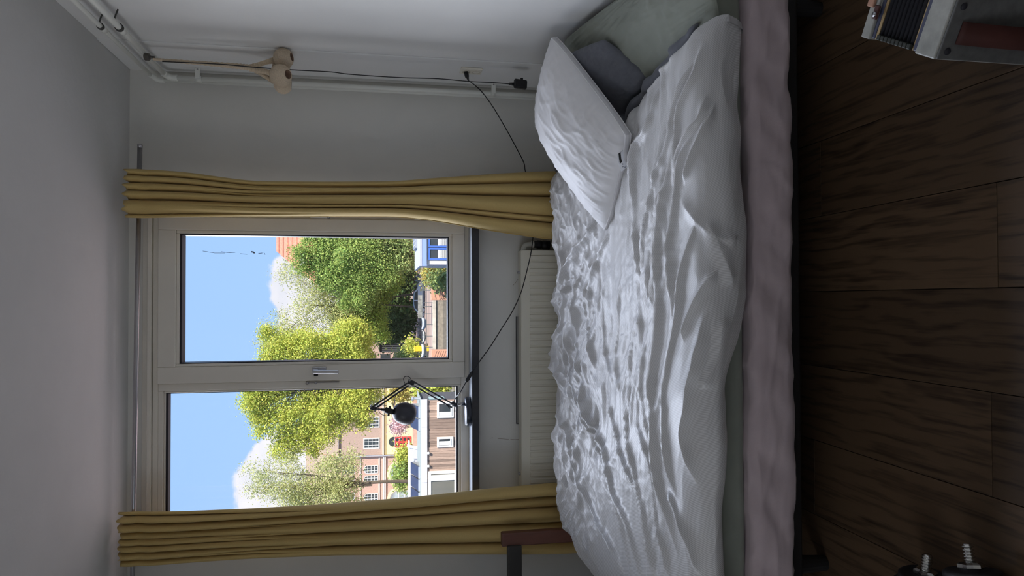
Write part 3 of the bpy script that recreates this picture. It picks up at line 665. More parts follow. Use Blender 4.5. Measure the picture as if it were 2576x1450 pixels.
H += .010*pnoise(DX*2.4, DA*4.5, 62)*(1-fr*.3)
H += .020*fr*pnoise(DX*2.6+DA*2, DA*4, 63)+.010*fr*(creased(wx*2.2-wa*2.5, wa*5+wx*1.6, 64, 2)-1)
H += .0014*mid*pnoise(DX*30, DA*60, 65)
edge = np.clip((DA-.0)/.05, 0, 1); H *= .25+.75*edge
he = np.clip((xhead(DY)-DX)/.10, 0, 1)                         # the head edge rolls down onto the bed
DZ = DZ-(1-np.sqrt(1-(1-he)**2))*.055*np.clip((DA-.10)/.1, 0, 1)
tx = np.gradient(DY, axis=1), np.gradient(DZ, axis=1); ln = np.hypot(*tx)+1e-9
NYv, NZv = -tx[1]/ln, tx[0]/ln
hw = np.exp(-DA/.10)*(.014*pnoise(DX*2.2, DX*0+.5, 91)+.008*pnoise(DX*6.5, DX*0+.5, 92)); DZ = DZ+hw*1.2; DY = DY+hw*.5
fe = np.clip((DX-XE)/.09, 0, 1); DZ = DZ-(1-np.sqrt(1-(1-fe)**2))*np.clip(DZ-.46, 0, .12)
DX2 = DX+.012*pnoise(DA*5, DA*0+2, 9)*(1-U)
G = np.stack([DX2, DY+NYv*H, DZ+NZv*H], -1)
def duvet_mat():
    m = bpy.data.materials.new('striped_cotton'); m.use_nodes = True; nt = m.node_tree; L = nt.links.new
    b = nt.nodes['Principled BSDF']; b.inputs['Roughness'].default_value = .42; b.inputs['Specular IOR Level'].default_value = .5; b.inputs['Sheen Weight'].default_value = .12
    uv = nd(nt, 'ShaderNodeUVMap'); sx = nd(nt, 'ShaderNodeSeparateXYZ'); L(uv.outputs[0], sx.inputs[0])
    ml = nd(nt, 'ShaderNodeMath', operation='MULTIPLY'); L(sx.outputs[0], ml.inputs[0]); ml.inputs[1].default_value = 1/.0050*2*PI
    sn = nd(nt, 'ShaderNodeMath', operation='SINE'); L(ml.outputs[0], sn.inputs[0])
    r = nd(nt, 'ShaderNodeMapRange'); L(sn.outputs[0], r.inputs[0])
    for k, v in zip(('From Min', 'From Max'), (-.15, .5)): r.inputs[k].default_value = v
    mx = nd(nt, 'ShaderNodeMix', data_type='RGBA'); L(r.outputs[0], mx.inputs[0]); mx.inputs[6].default_value = (.47, .46, .455, 1); mx.inputs[7].default_value = (.66, .65, .65, 1)
    L(mx.outputs[2], b.inputs['Base Color'])
    return m
M_duv = duvet_mat()
M_lin = mat('charcoal_cotton', (.115, .12, .14), .75, var=.1, vscale=60, sheen=.1)
dv_ = thing('duvet', 'rumpled grey and white pinstriped duvet spread over the bed', 'duvet', (-.2, 2.65, .455))
o = MB().grid(G).out('cover', M_duv, dv_, True)
uvl = o.data.uv_layers.new(name='UVMap'); nv = NX*NS
UVu = (DX+.42*DA+.55*H+.02*pnoise(DX*2, DA*2, 14)).reshape(-1); UVv = DA.reshape(-1)
li = np.zeros(len(o.data.loops), dtype=np.int32); o.data.loops.foreach_get('vertex_index', li)
uvl.data.foreach_set('uv', np.stack([UVu[li], UVv[li]], 1).astype(np.float32).reshape(-1))
# charcoal reverse side showing as a rolled lip along the head edge
j0, j1 = int(NS*.40), int(NS*.575)
L0 = G[0, j0:j1:3]; n_ = len(L0)
tt = np.linspace(0, 1, n_)
lip = L0+np.stack([.024+.0*tt, .0*tt, .004*np.sin(tt*30)+.006], -1)
MB().tube(lip, list(.002+.023*np.clip(np.sin(PI*tt**.9), 0, 1)**.8*(1+.12*np.sin(tt*40))), 12).out('lining', M_lin, dv_, True)
j0, j1 = int(NS*.70), int(NS*.90)
L0 = G[3, j0:j1:3]; n_ = len(L0); tt = np.linspace(0, 1, n_)
MB().tube(L0+np.array((.02, .012, -.004)), list(.012+.026*np.sin(PI*tt)**.7*(1+.2*np.sin(tt*24))), 12).out('lining', M_lin, dv_, True)
L0 = G[3:120:3, int(NS*.865)]; n_ = len(L0); tt = np.linspace(0, 1, n_)
MB().tube(L0+np.array((0, .012, .004)), list(.004+.020*np.sin(PI*tt)**.8*(1+.3*np.sin(tt*17))), 12).out('lining', M_lin, dv_, True)
# body of the duvet under the cover, down to the sheet
q = MB(); s0 = G[0][::4]; low = s0.copy(); low[:, 2] = np.minimum(low[:, 2]-.004, .455); low[:, 0] -= .02
q.grid(np.stack([s0-np.array((.002, 0, 0)), low], 0)); q.out('side_wall', mat('plain_grey_cotton', (.48, .47, .47), .6), dv_, True)

# ------------------------------------------------------------------ pillows
def pillow(nm, label, corners, th, m, seed, wr=.004, corner=.10, n=90, sag=0.0, puff=.42, back=.6, rim_h=0.0, gather=None):
    c = [np.array(p, float) for p in corners]                 # c00, c10, c11, c01; front is the side of (c10-c00)x(c01-c00)
    nrm = np.cross(c[1]-c[0], c[3]-c[0]); nrm /= np.linalg.norm(nrm)
    u, v = np.meshgrid(np.linspace(-1, 1, n), np.linspace(-1, 1, n), indexing='ij')
    u = np.sign(u)*(1-(1-abs(u))**1.35); v = np.sign(v)*(1-(1-abs(v))**1.35)
    su = u*np.sqrt(1-corner*2*v*v*v*v); sv = v*np.sqrt(1-corner*2*u**4)
    a, b = (su+1)/2, (sv+1)/2
    base = sum(w[..., None]*p for w, p in (((1-a)*(1-b), c[0]), (a*(1-b), c[1]), (a*b, c[2]), ((1-a)*b, c[3])))
    prof = ((1-u*u)*(1-v*v))**puff
    rim = np.clip(1-np.minimum(1-abs(u), 1-abs(v))/.45, 0, 1)
    eu = np.clip(1-(1-abs(u))/.75, 0, 1); ev = np.clip(1-(1-abs(v))/.75, 0, 1)
    nz = wr*(eu*(ridged(v*5.0+.3*pnoise(u*3, v*3, seed), u*.9, seed, 2)-.6)+ev*(ridged(u*5.0+.3*pnoise(u*3+5, v*3, seed), v*.9, seed+2, 2)-.6))*np.clip(prof*2.6, 0, 1)
    nz += wr*1.6*pnoise(u*2.2, v*2.2, seed+3)*prof+wr*.8*(ridged(u*2.5+v*1.5, v*4-u, seed+8, 2)-.4)*prof
    root = thing(nm, label, 'pillow', tuple(base.reshape(-1, 3).mean(0)-np.array((0, 0, abs(nrm[2])*th*.5+.05))))
    if gather:
        gu, gv, ga = gather; du, dv2 = u-gu, v-gv; rr = np.hypot(du, dv2)
        nz += ga*ridged(np.arctan2(dv2, du)*5.5, rr*.7, seed+20, 2)*np.clip(1.5-rr*.8, 0, 1)*np.clip(rr*4, 0, 1)*np.clip(prof*3, 0, 1)
    Fr = base+nrm*(rim_h+th*prof+nz)[..., None]; Bk = base-nrm*(rim_h+th*back*prof)[..., None]
    Fr[..., 2] -= sag*prof
    mb = MB(); mb.grid(Fr); mb.grid(Bk[::-1])
    mb.out('case', m, root, True)
    border = np.concatenate([base[:-1, 0], base[-1, :-1], base[:0:-1, -1], base[0, :0:-1]])
    return root, border, Fr, nrm
M_white = mat('white_cotton', (.80, .79, .80), .55, var=.02, vscale=30, sheen=.1)
# sage fitted sheet corner drawn up at the right wall, built with the pillow shape
pillow('sage_sheet_corner', 'sage green fitted sheet corner drawn up against the right wall behind the pillows', [(.78, 1.96, .440), (1.06, 1.93, .535), (1.078, 2.97, .745), (.76, 2.9, .47)], .050, M_sage, 21, wr=.005, back=.3, gather=(.9, -.55, .007))
# charcoal pillow
r, bo, fr, nm_ = pillow('charcoal_pillow', 'charcoal grey pillow tucked behind the white pillow', [(.70, 2.70, .50), (.80, 2.40, .51), (.955, 2.47, .655), (.985, 2.83, .765)], .055, M_lin, 22, wr=.003, corner=.05, back=.5)
# white pillow
r, bo, fr, nm_ = pillow('white_pillow', 'plump white pillow with a zipped edge lying across the duvet', [(.585, 2.39, .585), (1.055, 2.71, .79), (.755, 2.99, .80), (.258, 2.69, .575)], .105, M_white, 23, wr=.0055, corner=.05, back=.40, puff=.62, rim_h=.011)
bo2 = np.concatenate([bo, bo[:1]])
nb = len(bo)
band = []
ctr = bo.mean(0)
for k in range(nb):
    out_ = bo[k]-ctr; out_ /= np.linalg.norm(out_)
    band.append([bo[k]+nm_*.0112, bo[k]+nm_*.006+out_*.004, bo[k]-nm_*.006+out_*.004, bo[k]-nm_*.0112])
band = np.array(band); band = np.concatenate([band, band[:1]])
M_band = mat('pillow_border', (.62, .61, .62), .6)
MB().grid(band).out('zip_border', M_band, r, True)
for sg in (1, -1): MB().tube(bo+nm_*.0115*sg, .0026, 6, closed=True).out('piping', M_white, r, True)
# care tag at the lower edge
ta = at(1560, 383, 2.385); tb = at(1571, 426, 2.40)
tg = MB(); P = smooth_curve([ta, ta*.5+tb*.5+np.array((-.004, -.008, .006)), tb], 10); wv = np.array((.011, -.004, -.013))*.75
tg.grid(np.stack([P-wv, P+wv], 1)); tag_o = tg.out('care_tag', mat('white_satin', (.75, .76, .80), .3), r, True, solid=.0008)
o_ = np.array((-.0003, -.0014, .0007))
q = MB(); q.grid(np.stack([P[:6]-wv*.55, P[:6]+wv*.15], 1)+o_); q.out('tag_print', M_black, tag_o, True)
for f, s in ((6.6, .3), (7.6, .1), (8.3, .55)):
    p = P[int(f)]; MB().disc(p+wv*(s-.2)+o_*1.2, (-.3, -.9, .35), .0028, 10).out('tag_symbol', mat('tag_grey', (.30, .31, .36), .5), tag_o)

# ------------------------------------------------------------------ chair by the foot of the bed
yk = 3.24; K = lambda x, y, dy=0: at(x, y, yk+dy)
a = K(1263, 1362); x0 = K(1300, 1340)[0]; x1 = x0-.062
ch = thing('wooden_chair', 'red brown wooden chair with a dark top rail in front of the yellow curtain', 'chair', (x0-.22, yk-.2, 0))
M_ch = mat('mahogany', (.115, .042, .026), .42, var=.35, vscale=18, stretch=(1, 1, .15)); M_chd = mat('black_stained_wood', (.022, .019, .016), .6, var=.3, vscale=30, stretch=(.2, 1, 1)); M_chs = mat('orange_wood', (.30, .13, .045), .45, var=.2, vscale=20)
zt = K(1262, 1360)[2]
for xx in (x0, x0-.40): box('back_post', (xx-.062, yk-.006, 0), (xx, yk+.034, zt), M_ch, ch, bev=.006)
z1, z0 = K(1275, 1400)[2], K(1311, 1400)[2]
box('top_rail', (x0-.345, yk-.018, z0), (x0-.056, yk+.006, z1), M_chd, ch, bev=.004)
box('seat', (x0-.42, yk-.36, .38), (x0-.005, yk-.01, .415), M_chs, ch, bev=.008)
for xx in (x0-.005, x0-.36): box('front_leg', (xx-.045, yk-.35, 0), (xx, yk-.305, .38), M_ch, ch, bev=.004)
for xx in (x0-.012, x0-.38): box('side_rail', (xx-.025, yk-.31, .33), (xx, yk-.008, .38), M_ch, ch, bev=.003)

# ------------------------------------------------------------------ accordion standing on the floor
za = .33
N = atz(2350, 150, za); Fp = atz(2165, 93, za)
ax_ = Fp-N; LEN = np.linalg.norm(ax_); ax_ /= LEN; wd_ = np.array((-ax_[1], ax_[0], 0.0)); wd_ = wd_ if wd_[0] > 0 else -wd_
WID = .20
ac = thing('accordion', 'old pearl white accordion with pleated black bellows standing on the floor', 'accordion', tuple((N+ax_*LEN/2+wd_*WID/2)*np.array((1, 1, 0))))
M_pearl = mat('worn_pearl', (.36, .355, .32), .4, col2=(.22, .22, .20), vscale=22); M_nav = mat('navy_trim', (.045, .05, .09), .5); M_bel = mat('bellows_black', (.012, .012, .018), .7); M_brass = mat('tarnished_brass', (.42, .30, .15), .5, metal=.5)
M_pl8 = mat('grey_grille', (.10, .10, .098), .55, var=.2, vscale=60); M_red = mat('red_leather', (.055, .012, .008), .7, var=.15)
def slab(nm, d0, d1, w0, w1, z0_, z1_, m, par=ac, bev=.003):
    p = lambda d, w_: N*np.array((1, 1, 0))+ax_*d+wd_*w_
    c = p((d0+d1)/2, (w0+w1)/2)+np.array((0, 0, (z0_+z1_)/2))
    return MB().obox(c, ax_*(d1-d0)/2, wd_*(w1-w0)/2, (0, 0, (z1_-z0_)/2)).out(nm, m, par, bev=bev)
L_ = LEN
slab('bass_body', .002, L_*.245, 0, WID, 0, za, M_pearl)
slab('end_plate', -.004, .0018, .002, WID-.002, .003, za-.003, M_pl8, bev=.002)
slab('body_trim', L_*.246, L_*.31, .003, WID-.003, .003, za-.006, M_nav)
slab('brass_strip', L_*.311, L_*.335, .003, WID-.003, .004, za-.010, M_brass, bev=.001)
nb_ = 9; b0, b1 = L_*.336, L_*.80
for k in range(nb_):
    a0 = b0+(b1-b0)*k/nb_; a1 = b0+(b1-b0)*(k+1)/nb_
    mb = MB(); p = lambda d, w_, z: N*np.array((1, 1, 0))+ax_*d+wd_*w_+np.array((0, 0, z))
    rings = []
    for d, ins in ((a0, .022), ((a0+a1)/2, .006), (a1-.0003, .022)):
        rings.append([p(d, ins, ins), p(d, WID-ins, ins), p(d, WID-ins, za-ins), p(d, ins, za-ins), p(d, ins, ins)])
    mb.grid(np.array(rings)).out('bellows_fold', M_bel, ac)
    for w_ in (.009, WID-.009):
        MB().obox(p((a0+a1)/2, w_, za-.009), ax_*.006, wd_*.006, (0, 0, .006)).out('fold_corner', mat('green_metal', (.035, .038, .032), .5, metal=.5), ac, bev=.002)
slab('brass_strip', L_*.801, L_*.835, .003, WID-.003, .004, za-.008, M_brass, bev=.001)
slab('body_trim', L_*.836, L_*.88, .003, WID-.003, .003, za-.006, M_nav)
slab('treble_body', L_*.881, L_*1.0, 0, WID, 0, za, M_pearl)
slab('leather_tab', L_*.84, L_*.90, .045, .075, za, za+.006, M_red, bev=.002)
slab('strap_end', L_*.93, L_*1.02, .068, .13, za-.02, za+.006, mat('tan_leather', (.38, .20, .13), .7), bev=.003)
c = N*np.array((1, 1, 0))+ax_*L_*.865+wd_*.055; MB().cyl(c+(0, 0, za+.006), c+(0, 0, za+.010), .006, 12).out('tab_rivet', M_chrome, ac, True)
for w_, z in ((.018, za-.02), (WID-.018, za-.02), (.018, .02), (WID-.018, .02), (.105, za-.02)):
    c = N*np.array((1, 1, 0))+wd_*w_-ax_*.0042+np.array((0, 0, z)); MB().lathe(c, -ax_, [(.007, 0), (.0065, .002), (.004, .0035), (.0, .004)], 14).out('plate_screw', M_bel, ac, True)
# bass strap bowed over the end plate
P = [N*np.array((1, 1, 0))+wd_*.055-ax_*(.006+.020*math.sin(PI*t))+np.array((0, 0, .03+(za-.06)*t)) for t in np.linspace(0, 1, 24)]
mb = MB(); mb.grid(np.array([[q-wd_*.022, q+wd_*.022] for q in P])).out('bass_strap', M_red, ac, True, solid=.003)

# ------------------------------------------------------------------ dumbbells
M_iron = mat('black_iron', (.010, .010, .012), .55, bump=.2, bscale=80); M_thr = mat('threaded_chrome', (.60, .60, .58), .22, metal=1.0)
def dumbbell(tip_px, nut_px, label):
    zc = .075
    tip = atz(*tip_px, zc+.0); nut = atz(*nut_px, zc+.0)
    d = tip-nut; d[2] = 0; ln_ = np.linalg.norm(d); d /= ln_
    t = thing('dumbbell', label, 'dumbbell', (nut[0]-d[0]*.14, nut[1]-d[1]*.14, 0), 'spin-lock dumbbells at the lower corner')
    r = .0125; pr = []
    steps = int((ln_+.008)/.0075)
    for k in range(steps):
        h = -.008+k*.0075; pr += [(r, h), (r*1.04, h+.0022), (r*.72, h+.0042), (r*.72, h+.0068)]
    pr = [(0, -.008)]+pr+[(r*.75, -.008+steps*.0075), (0, -.008+steps*.0075)]
    MB().lathe(nut, d, pr, 20).out('threaded_end', M_thr, t, True)
    MB().cyl(nut-d*.36, nut-d*.002, .0118, 16).out('bar', M_thr, t, True)
    mb = MB(); mb.lathe(nut-d*.020, d, [(0, 0), (.021, 0), (.025, .004), (.025, .012), (.019, .016), (.0, .016)], 12, mod=lambda j, k: 1.16 if k % 2 == 0 else .92); mb.out('star_nut', M_thr, t)
    for off, rr, th in ((.0205, .062, .024), (.045, .072, .028)):
        MB().lathe(nut-d*(off+th), d, [(.013, 0), (rr-.008, 0), (rr, .006), (rr, th-.006), (rr-.008, th), (rr-.016, th-.004), (.026, th-.004), (.024, th), (.013, th)], 40).out('weight_plate', M_iron, t, True)
    for off, rr, th in ((.265, .072, .028), (.294, .062, .024)):
        MB().lathe(nut-d*(off+th), d, [(.013, 0), (rr-.008, 0), (rr, .006), (rr, th-.006), (rr-.008, th), (.013, th)], 40).out('weight_plate', M_iron, t, True)
    MB().cyl(nut-d*.26, nut-d*.078, .015, 18).out('grip', M_iron, t, True)
dumbbell((2334, 1393), (2330, 1430), 'black dumbbell with a threaded chrome bar end, farther of the two by the bed')
dumbbell((2432, 1364), (2440, 1410), 'black dumbbell with a longer threaded chrome bar end, nearer of the two on the planks')
# ------------------------------------------------------------------ the street and canal outside
ZS = -3.5
M_brickst = mat('brick_street', (.40, .30, .27), .9, var=.25, vscale=.6, stretch=(.25, 1, 1)); M_water = mat('canal_water', (.02, .03, .04), .08)
tag(box('ground', (-260, 72.6, ZS-1.2), (260, 420, ZS), M_brickst), 'brick paved street on the far bank of the canal', 'street', kind='structure')
tag(box('canal', (-260, 14, ZS-1.25), (260, 72, ZS-1.05), M_water), 'dark canal water below the far quay', 'water', kind='structure')
tag(box('near_quay', (-260, YB+T+.5, ZS-1.2), (260, 14, ZS), M_brickst), 'brick quay on the near bank below the window', 'street', kind='structure')
qy = thing('quay_wall', 'stone quay wall with a pale coping and a tan face above the water', 'quay', (0, 72.3, ZS-1.05), kind='structure')
Y_ = 72.0
z0, z1, z2 = ZS-.02, at(1096, 800, Y_)[2], ZS-1.05
box('coping', (-260, Y_-.15, z1), (260, Y_+.6, z0+.02), mat('pale_stone', (.62, .54, .44), .8, var=.35, vscale=.8), qy)
box('face', (-260, Y_, z2), (260, Y_+.59, z1), mat('tan_stone', (.30, .25, .19), .9, var=.3, vscale=3), qy)

def rect(x0, y0, x1, y1, Y):                  # survey pixels of two opposite corners on a plane of depth Y -> X0, X1, Z0, Z1
    a, b = at(x0, y0, Y), at(x1, y1, Y)
    return min(a[0], b[0]), max(a[0], b[0]), min(a[2], b[2]), max(a[2], b[2])

M_wt = mat('white_joinery', (.80, .79, .76), .5); M_pane = mat('dark_window_glass', (.035, .045, .05), .08, spec=.6); M_panel_l = mat('pale_window_glass', (.35, .40, .42), .12, var=.4, vscale=1.2)
def window(par, r, Y, nx=2, nz=2, fr=.08, m=M_wt, pm=M_pane, arch=False, bar=.035, nm='window'):
    X0, X1, Z0, Z1 = r; f = MB()
    if arch:
        R = (X1-X0)/2; zc = Z1-R; xc = (X0+X1)/2
        oo = [(X0, Y, Z0), (X1, Y, Z0)]+[(xc+R*math.cos(a), Y, zc+R*math.sin(a)) for a in np.linspace(0, PI, 13)]
        ii = [(xc+(q[0]-xc)*(1-fr/R), Y, Z0+fr if q[2] < Z0+.01 else zc+(q[2]-zc)*(1-fr/R)) for q in oo]
        n = len(oo)
        V = [(a, Y-.06, c) for a, _, c in oo]+[(a, Y-.06, c) for a, _, c in ii]+[(a, Y+.02, c) for a, _, c in oo]+[(a, Y+.02, c) for a, _, c in ii]
        Fc = []
        for i in range(n):
            j = (i+1) % n; Fc += [(i, j, n+j, n+i), (2*n+j, 2*n+i, 3*n+i, 3*n+j), (i, 2*n+i, 2*n+j, j), (n+j, 3*n+j, 3*n+i, n+i)]
        f.add(V, Fc)
        f.box((xc-R+fr*.5, Y-.05, zc-.04), (xc+R-fr*.5, Y, zc+.02))
    else:
        f.box((X0, Y-.06, Z0), (X0+fr, Y+.02, Z1)).box((X1-fr, Y-.06, Z0), (X1, Y+.02, Z1)).box((X0+fr, Y-.06, Z0), (X1-fr, Y+.02, Z0+fr)).box((X0+fr, Y-.06, Z1-fr), (X1-fr, Y+.02, Z1))
        ii = [(X0+fr, Y, Z0+fr), (X1-fr, Y, Z0+fr), (X1-fr, Y, Z1-fr), (X0+fr, Y, Z1-fr)]
    zt_ = Z1-(X1-X0)/2 if arch else Z1-fr
    for k in range(1, nx): x = X0+(X1-X0)*k/nx; f.box((x-bar, Y-.045, Z0+fr), (x+bar, Y, Z1-fr-.02))
    for k in range(1, nz): z = Z0+(zt_-Z0)*k/nz; f.box((X0+fr, Y-.044, z-bar), (X1-fr, Y, z+bar))
    o = f.out(nm, m, par)
    MB().prism([(a, Y-.015, c) for a, _, c in ii], (0, .02, 0)).out('pane', pm, o)
    return o

# ---- terraced house on the left: pink brick, white bands, arched windows
YH = 105.0
M_br1 = mat('pink_brick', (.56, .36, .29), .9, var=.14, vscale=6); M_br2 = mat('brown_brick', (.46, .33, .27), .9, var=.14, vscale=6); M_yel = mat('yellow_stucco', (.84, .71, .42), .85, var=.04)
M_tile = mat('brown_tiles', (.36, .27, .20), .8, var=.25, vscale=5, stretch=(.3, 1, 6)); M_band = mat('pale_band', (.72, .66, .60), .7); M_otile = mat('orange_tiles', (.70, .24, .11), .8, var=.2, vscale=4)
xr = at(900, 1148, YH)[0]; xl = -58.0; zt = at(845, 1200, YH)[2]
h1 = thing('terraced_house', 'pink brick terraced house with arched windows and pale bands', 'house', ((xr+xl)/2, YH+5, ZS))
box('wall', (xl, YH, ZS), (xr, YH+10, zt), M_br1, h1)
for a, b in ((844, 848), (905, 908), (952.5, 955.5), (964, 966.5), (967.5, 970.5)):
    r = rect(a, 1148, b, 1300, YH); box('band', (xl, YH-.22 if a > 960 else YH-.12, r[2]), (xr, YH-.002, r[3]), M_band if a != 964 else M_wt, h1)
for y0, y1 in ((1172.5, 1191), (1198, 1216.5), (1243, 1262)): window(h1, rect(914.5, y0, 951, y1, YH), YH, 3, 3, arch=True)
for y0, y1 in ((1175, 1193), (1201, 1219), (1240, 1258)): window(h1, rect(861, y0, 892, y1, YH), YH, 2, 3)
for yc_ in (1192, 1257):
    c = at(1003, yc_, YH); k1, k2 = 30.5/1815*YH, 22.5/1815*YH
    n = 20; A_ = np.linspace(0, PI, n)
    oo = [(c[0]+k1*math.cos(a), YH-.15, c[2]+k1*.95*math.sin(a)) for a in A_]; ii = [(c[0]+k2*math.cos(a), YH-.15, c[2]+k2*math.sin(a)) for a in A_]
    mb = MB(); mb.add(oo+ii+[(a, YH+.01, z) for a, _, z in oo]+[(a, YH+.01, z) for a, _, z in ii],
        [f for i in range(n-1) for f in ((i, n+i, n+i+1, i+1), (i, i+1, 2*n+i+1, 2*n+i), (n+i+1, n+i, 3*n+i, 3*n+i+1))])
    for sgn in (1, -1): mb.box((c[0]+sgn*k2, YH-.15, ZS), (c[0]+sgn*k1, YH+.01, c[2]))
    mb.out('yellow_arch', M_yel, h1)
    window(h1, (c[0]-k2, c[0]+k2, ZS+1.0, c[2]+k2), YH, 2, 2, .16, arch=True, pm=M_panel_l)
dp = [at(846, 1152, YH-.4), at(905, 1149, YH-.4), at(1030, 1145, YH-.4)]
MB().tube(dp, .10, 8).out('downpipe', mat('grey_pipe', (.36, .36, .40), .5), h1)
mb = MB(); mb.prism([(xl, YH-.3, zt), (xr, YH-.3, zt), (xr, YH+5, zt+4.6), (xl, YH+5, zt+4.6)], (0, .4, .1)).out('roof', M_tile, h1)
# ---- neighbour: brown brick above, yellow ground floor, red door
xl2, xr2 = xr+.05, at(900, 1000, YH)[0]+3; zt2 = at(852, 1100, YH)[2]; zy = at(962, 1100, YH)[2]
h2 = thing('terraced_house', 'brown brick house with a yellow ground floor and a red arched front door', 'house', ((xl2+xr2)/2, YH+5, ZS))
box('wall', (xl2, YH, zy), (xr2, YH+10, zt2), M_br2, h2); box('ground_floor', (xl2, YH-.05, ZS+.7), (xr2, YH+10, zy), M_yel, h2); box('plinth', (xl2, YH-.08, ZS), (xr2, YH+10, ZS+.7), M_br1, h2)
r = rect(962.5, 1100, 965.5, 1000, YH); box('ledge', (xl2, YH-.3, r[2]), (xr2, YH-.06, r[3]), M_band, h2)
r = rect(970, 1100, 972, 1000, YH); box('ledge', (xl2, YH-.12, r[2]), (xr2, YH-.051, r[3]), mat('ochre_band', (.70, .52, .25), .8), h2)
window(h2, rect(914, 1103, 955, 1129, YH), YH, 3, 4, .16); window(h2, rect(914, 1050, 955, 1076, YH), YH, 3, 4, .16); window(h2, rect(914, 1000, 955, 1024, YH), YH, 3, 4, .16)
M_rd = mat('red_paint', (.62, .05, .05), .5)
r = rect(994.5, 1099.5, 1034, 1124.5, YH); d = MB().box((r[0], YH-.14, r[2]), (r[1], YH-.052, r[3])).out('door', M_rd, h2)
for i in range(4):
    for sx_ in (.27, .73):
        xx = r[0]+(r[1]-r[0])*sx_; zz = r[2]+(r[3]-r[2])*(.16+.235*i)
        MB().box((xx-.20, YH-.16, zz-.16), (xx+.20, YH-.141, zz+.20)).out('pane', M_pane, d)
for y0, y1, x0_ in ((1099.5, 1124.5, 977.5), (1061, 1086, 979), (1035, 1050, 985), (1005, 1025, 985)):
    rr = rect(x0_, y0, 992, y1, YH); R = (rr[1]-rr[0])/2; cxx = (rr[0]+rr[1])/2
    f = MB().prism([(cxx+R*math.cos(a), YH-.10, rr[2]+(rr[3]-rr[2])*math.sin(a)) for a in np.linspace(0, PI, 13)], (0, .06, 0)).out('fanlight', M_pane, h2)
    MB().box((rr[0], YH-.13, rr[2]-.05), (rr[1], YH-.051, rr[2]+.05)).out('transom', mat('lilac_paint', (.55, .45, .65), .6), f)
window(h2, rect(993, 1061, 1020, 1086, YH), YH-.06, 2, 2, .12, pm=M_panel_l)
MB().prism([(xl2, YH-.3, zt2), (xr2, YH-.3, zt2), (xr2, YH+6, zt2+6.0), (xl2, YH+6, zt2+6.0)], (0, .4, .1)).out('roof', M_tile, h2)
# ---- a gabled orange roof and pale chimney behind
YC = 118.0
h3 = thing('gabled_house', 'house with an orange tiled gable roof and a pale chimney behind the terrace', 'house', (at(800, 1195, YC)[0], YC, ZS))
c = at(773, 1180, YC); e1_, e2_ = at(832, 1222, YC), at(812, 1150, YC)
box('wall', (e1_[0]+.4, YC+.5, ZS), (e2_[0]-.4, YC+8, e1_[2]+.3), M_br1, h3)
MB().prism([(c[0], YC, c[2]), (e1_[0], YC, e1_[2]), (e1_[0], YC, e1_[2]-.35), (c[0], YC, c[2]-.35)], (0, 8.5, 0)).out('roof_slope', M_otile, h3)
MB().prism([(c[0], YC, c[2]), (e2_[0], YC, e2_[2]-1.6), (e2_[0], YC, e2_[2]-1.95), (c[0], YC, c[2]-.35)], (0, 8.5, 0)).out('roof_slope', M_otile, h3)
MB().prism([(c[0], YC-.02, c[2]-.4), (e1_[0]+.5, YC-.02, e1_[2]), (e2_[0]-.3, YC-.02, e1_[2]), (e2_[0]-.3, YC-.02, e2_[2]-1.9)], (0, .4, 0)).out('gable', M_wt, h3)
r = rect(767, 1144, 800, 1164, YC); box('chimney', (r[0], YC+1, r[2]), (r[1], YC+2.5, r[3]), mat('pale_chimney', (.62, .52, .42), .9), h3, .02)
# ---- red tiled corner house beyond the trees on the right
YR = 100.0
h4 = thing('corner_house', 'tall brick house with a steep red tiled roof behind the green trees', 'house', (at(800, 600, YR)[0], YR+5, ZS))
a, b = at(697, 632, YR+4), at(770, 700, YR+1); xe = 24.0; ze = at(802, 640, YR)[2]
M_rt = mat('red_tiles', (.66, .25, .17), .8, var=.18, vscale=3)
bl = at(802, 722, YR)[0]
mb = MB(); mb.add([(a[0], YR+4, a[2]), (xe, YR+4, a[2]), (xe, YR-.4, ze), (bl, YR-.4, ze), (bl, YR+9, ze), (xe, YR+9, ze)], [(0, 3, 2, 1), (0, 4, 3), (0, 1, 5, 4)]); rf = mb.out('roof', M_rt, h4, solid=.2)
for k in range(9):
    t = (k+.5)/9; zz = ze+(a[2]-ze)*t; yy = YR-.4+4.4*t; x0 = bl+(a[0]-bl)*t
    MB().box((x0, yy-.12, zz+.02), (xe, yy+.02, zz+.16)).out('tile_course', M_rt, rf)
box('wall', (bl+.5, YR, ZS), (xe, YR+9, ze), mat('warm_brick', (.50, .33, .25), .9, var=.15, vscale=5), h4)
box('gutter', (bl-.1, YR-.6, ze-.15), (xe, YR-.2, ze+.15), M_wt, h4)
for y0, y1 in ((655, 672), (625, 642), (602, 612)):
    for x0, x1 in ((815, 850), (870, 905), (925, 960)): window(h4, rect(x0, y0, x1, y1, YR), YR, 2, 2, .14)
r = rect(755, 632, 775, 668, YR+1.5); box('dormer', (r[0], YR+.8, r[2]), (r[1], YR+3, r[3]), M_wt, h4, .03)
h5 = thing('far_house', 'distant house with a red gable end glimpsed between the tree crowns', 'house', (at(860, 785, 112)[0], 115, ZS))
r = rect(853, 763, 1040, 802, 112); box('wall', (r[0], 112, ZS), (r[1], 120, r[3]-.6), mat('red_wall', (.55, .22, .17), .9), h5); box('roof', (r[0]-.3, 111.6, r[3]-.6), (r[1]+.3, 120.4, r[3]), mat('pale_roof', (.55, .50, .45), .8), h5, .05)
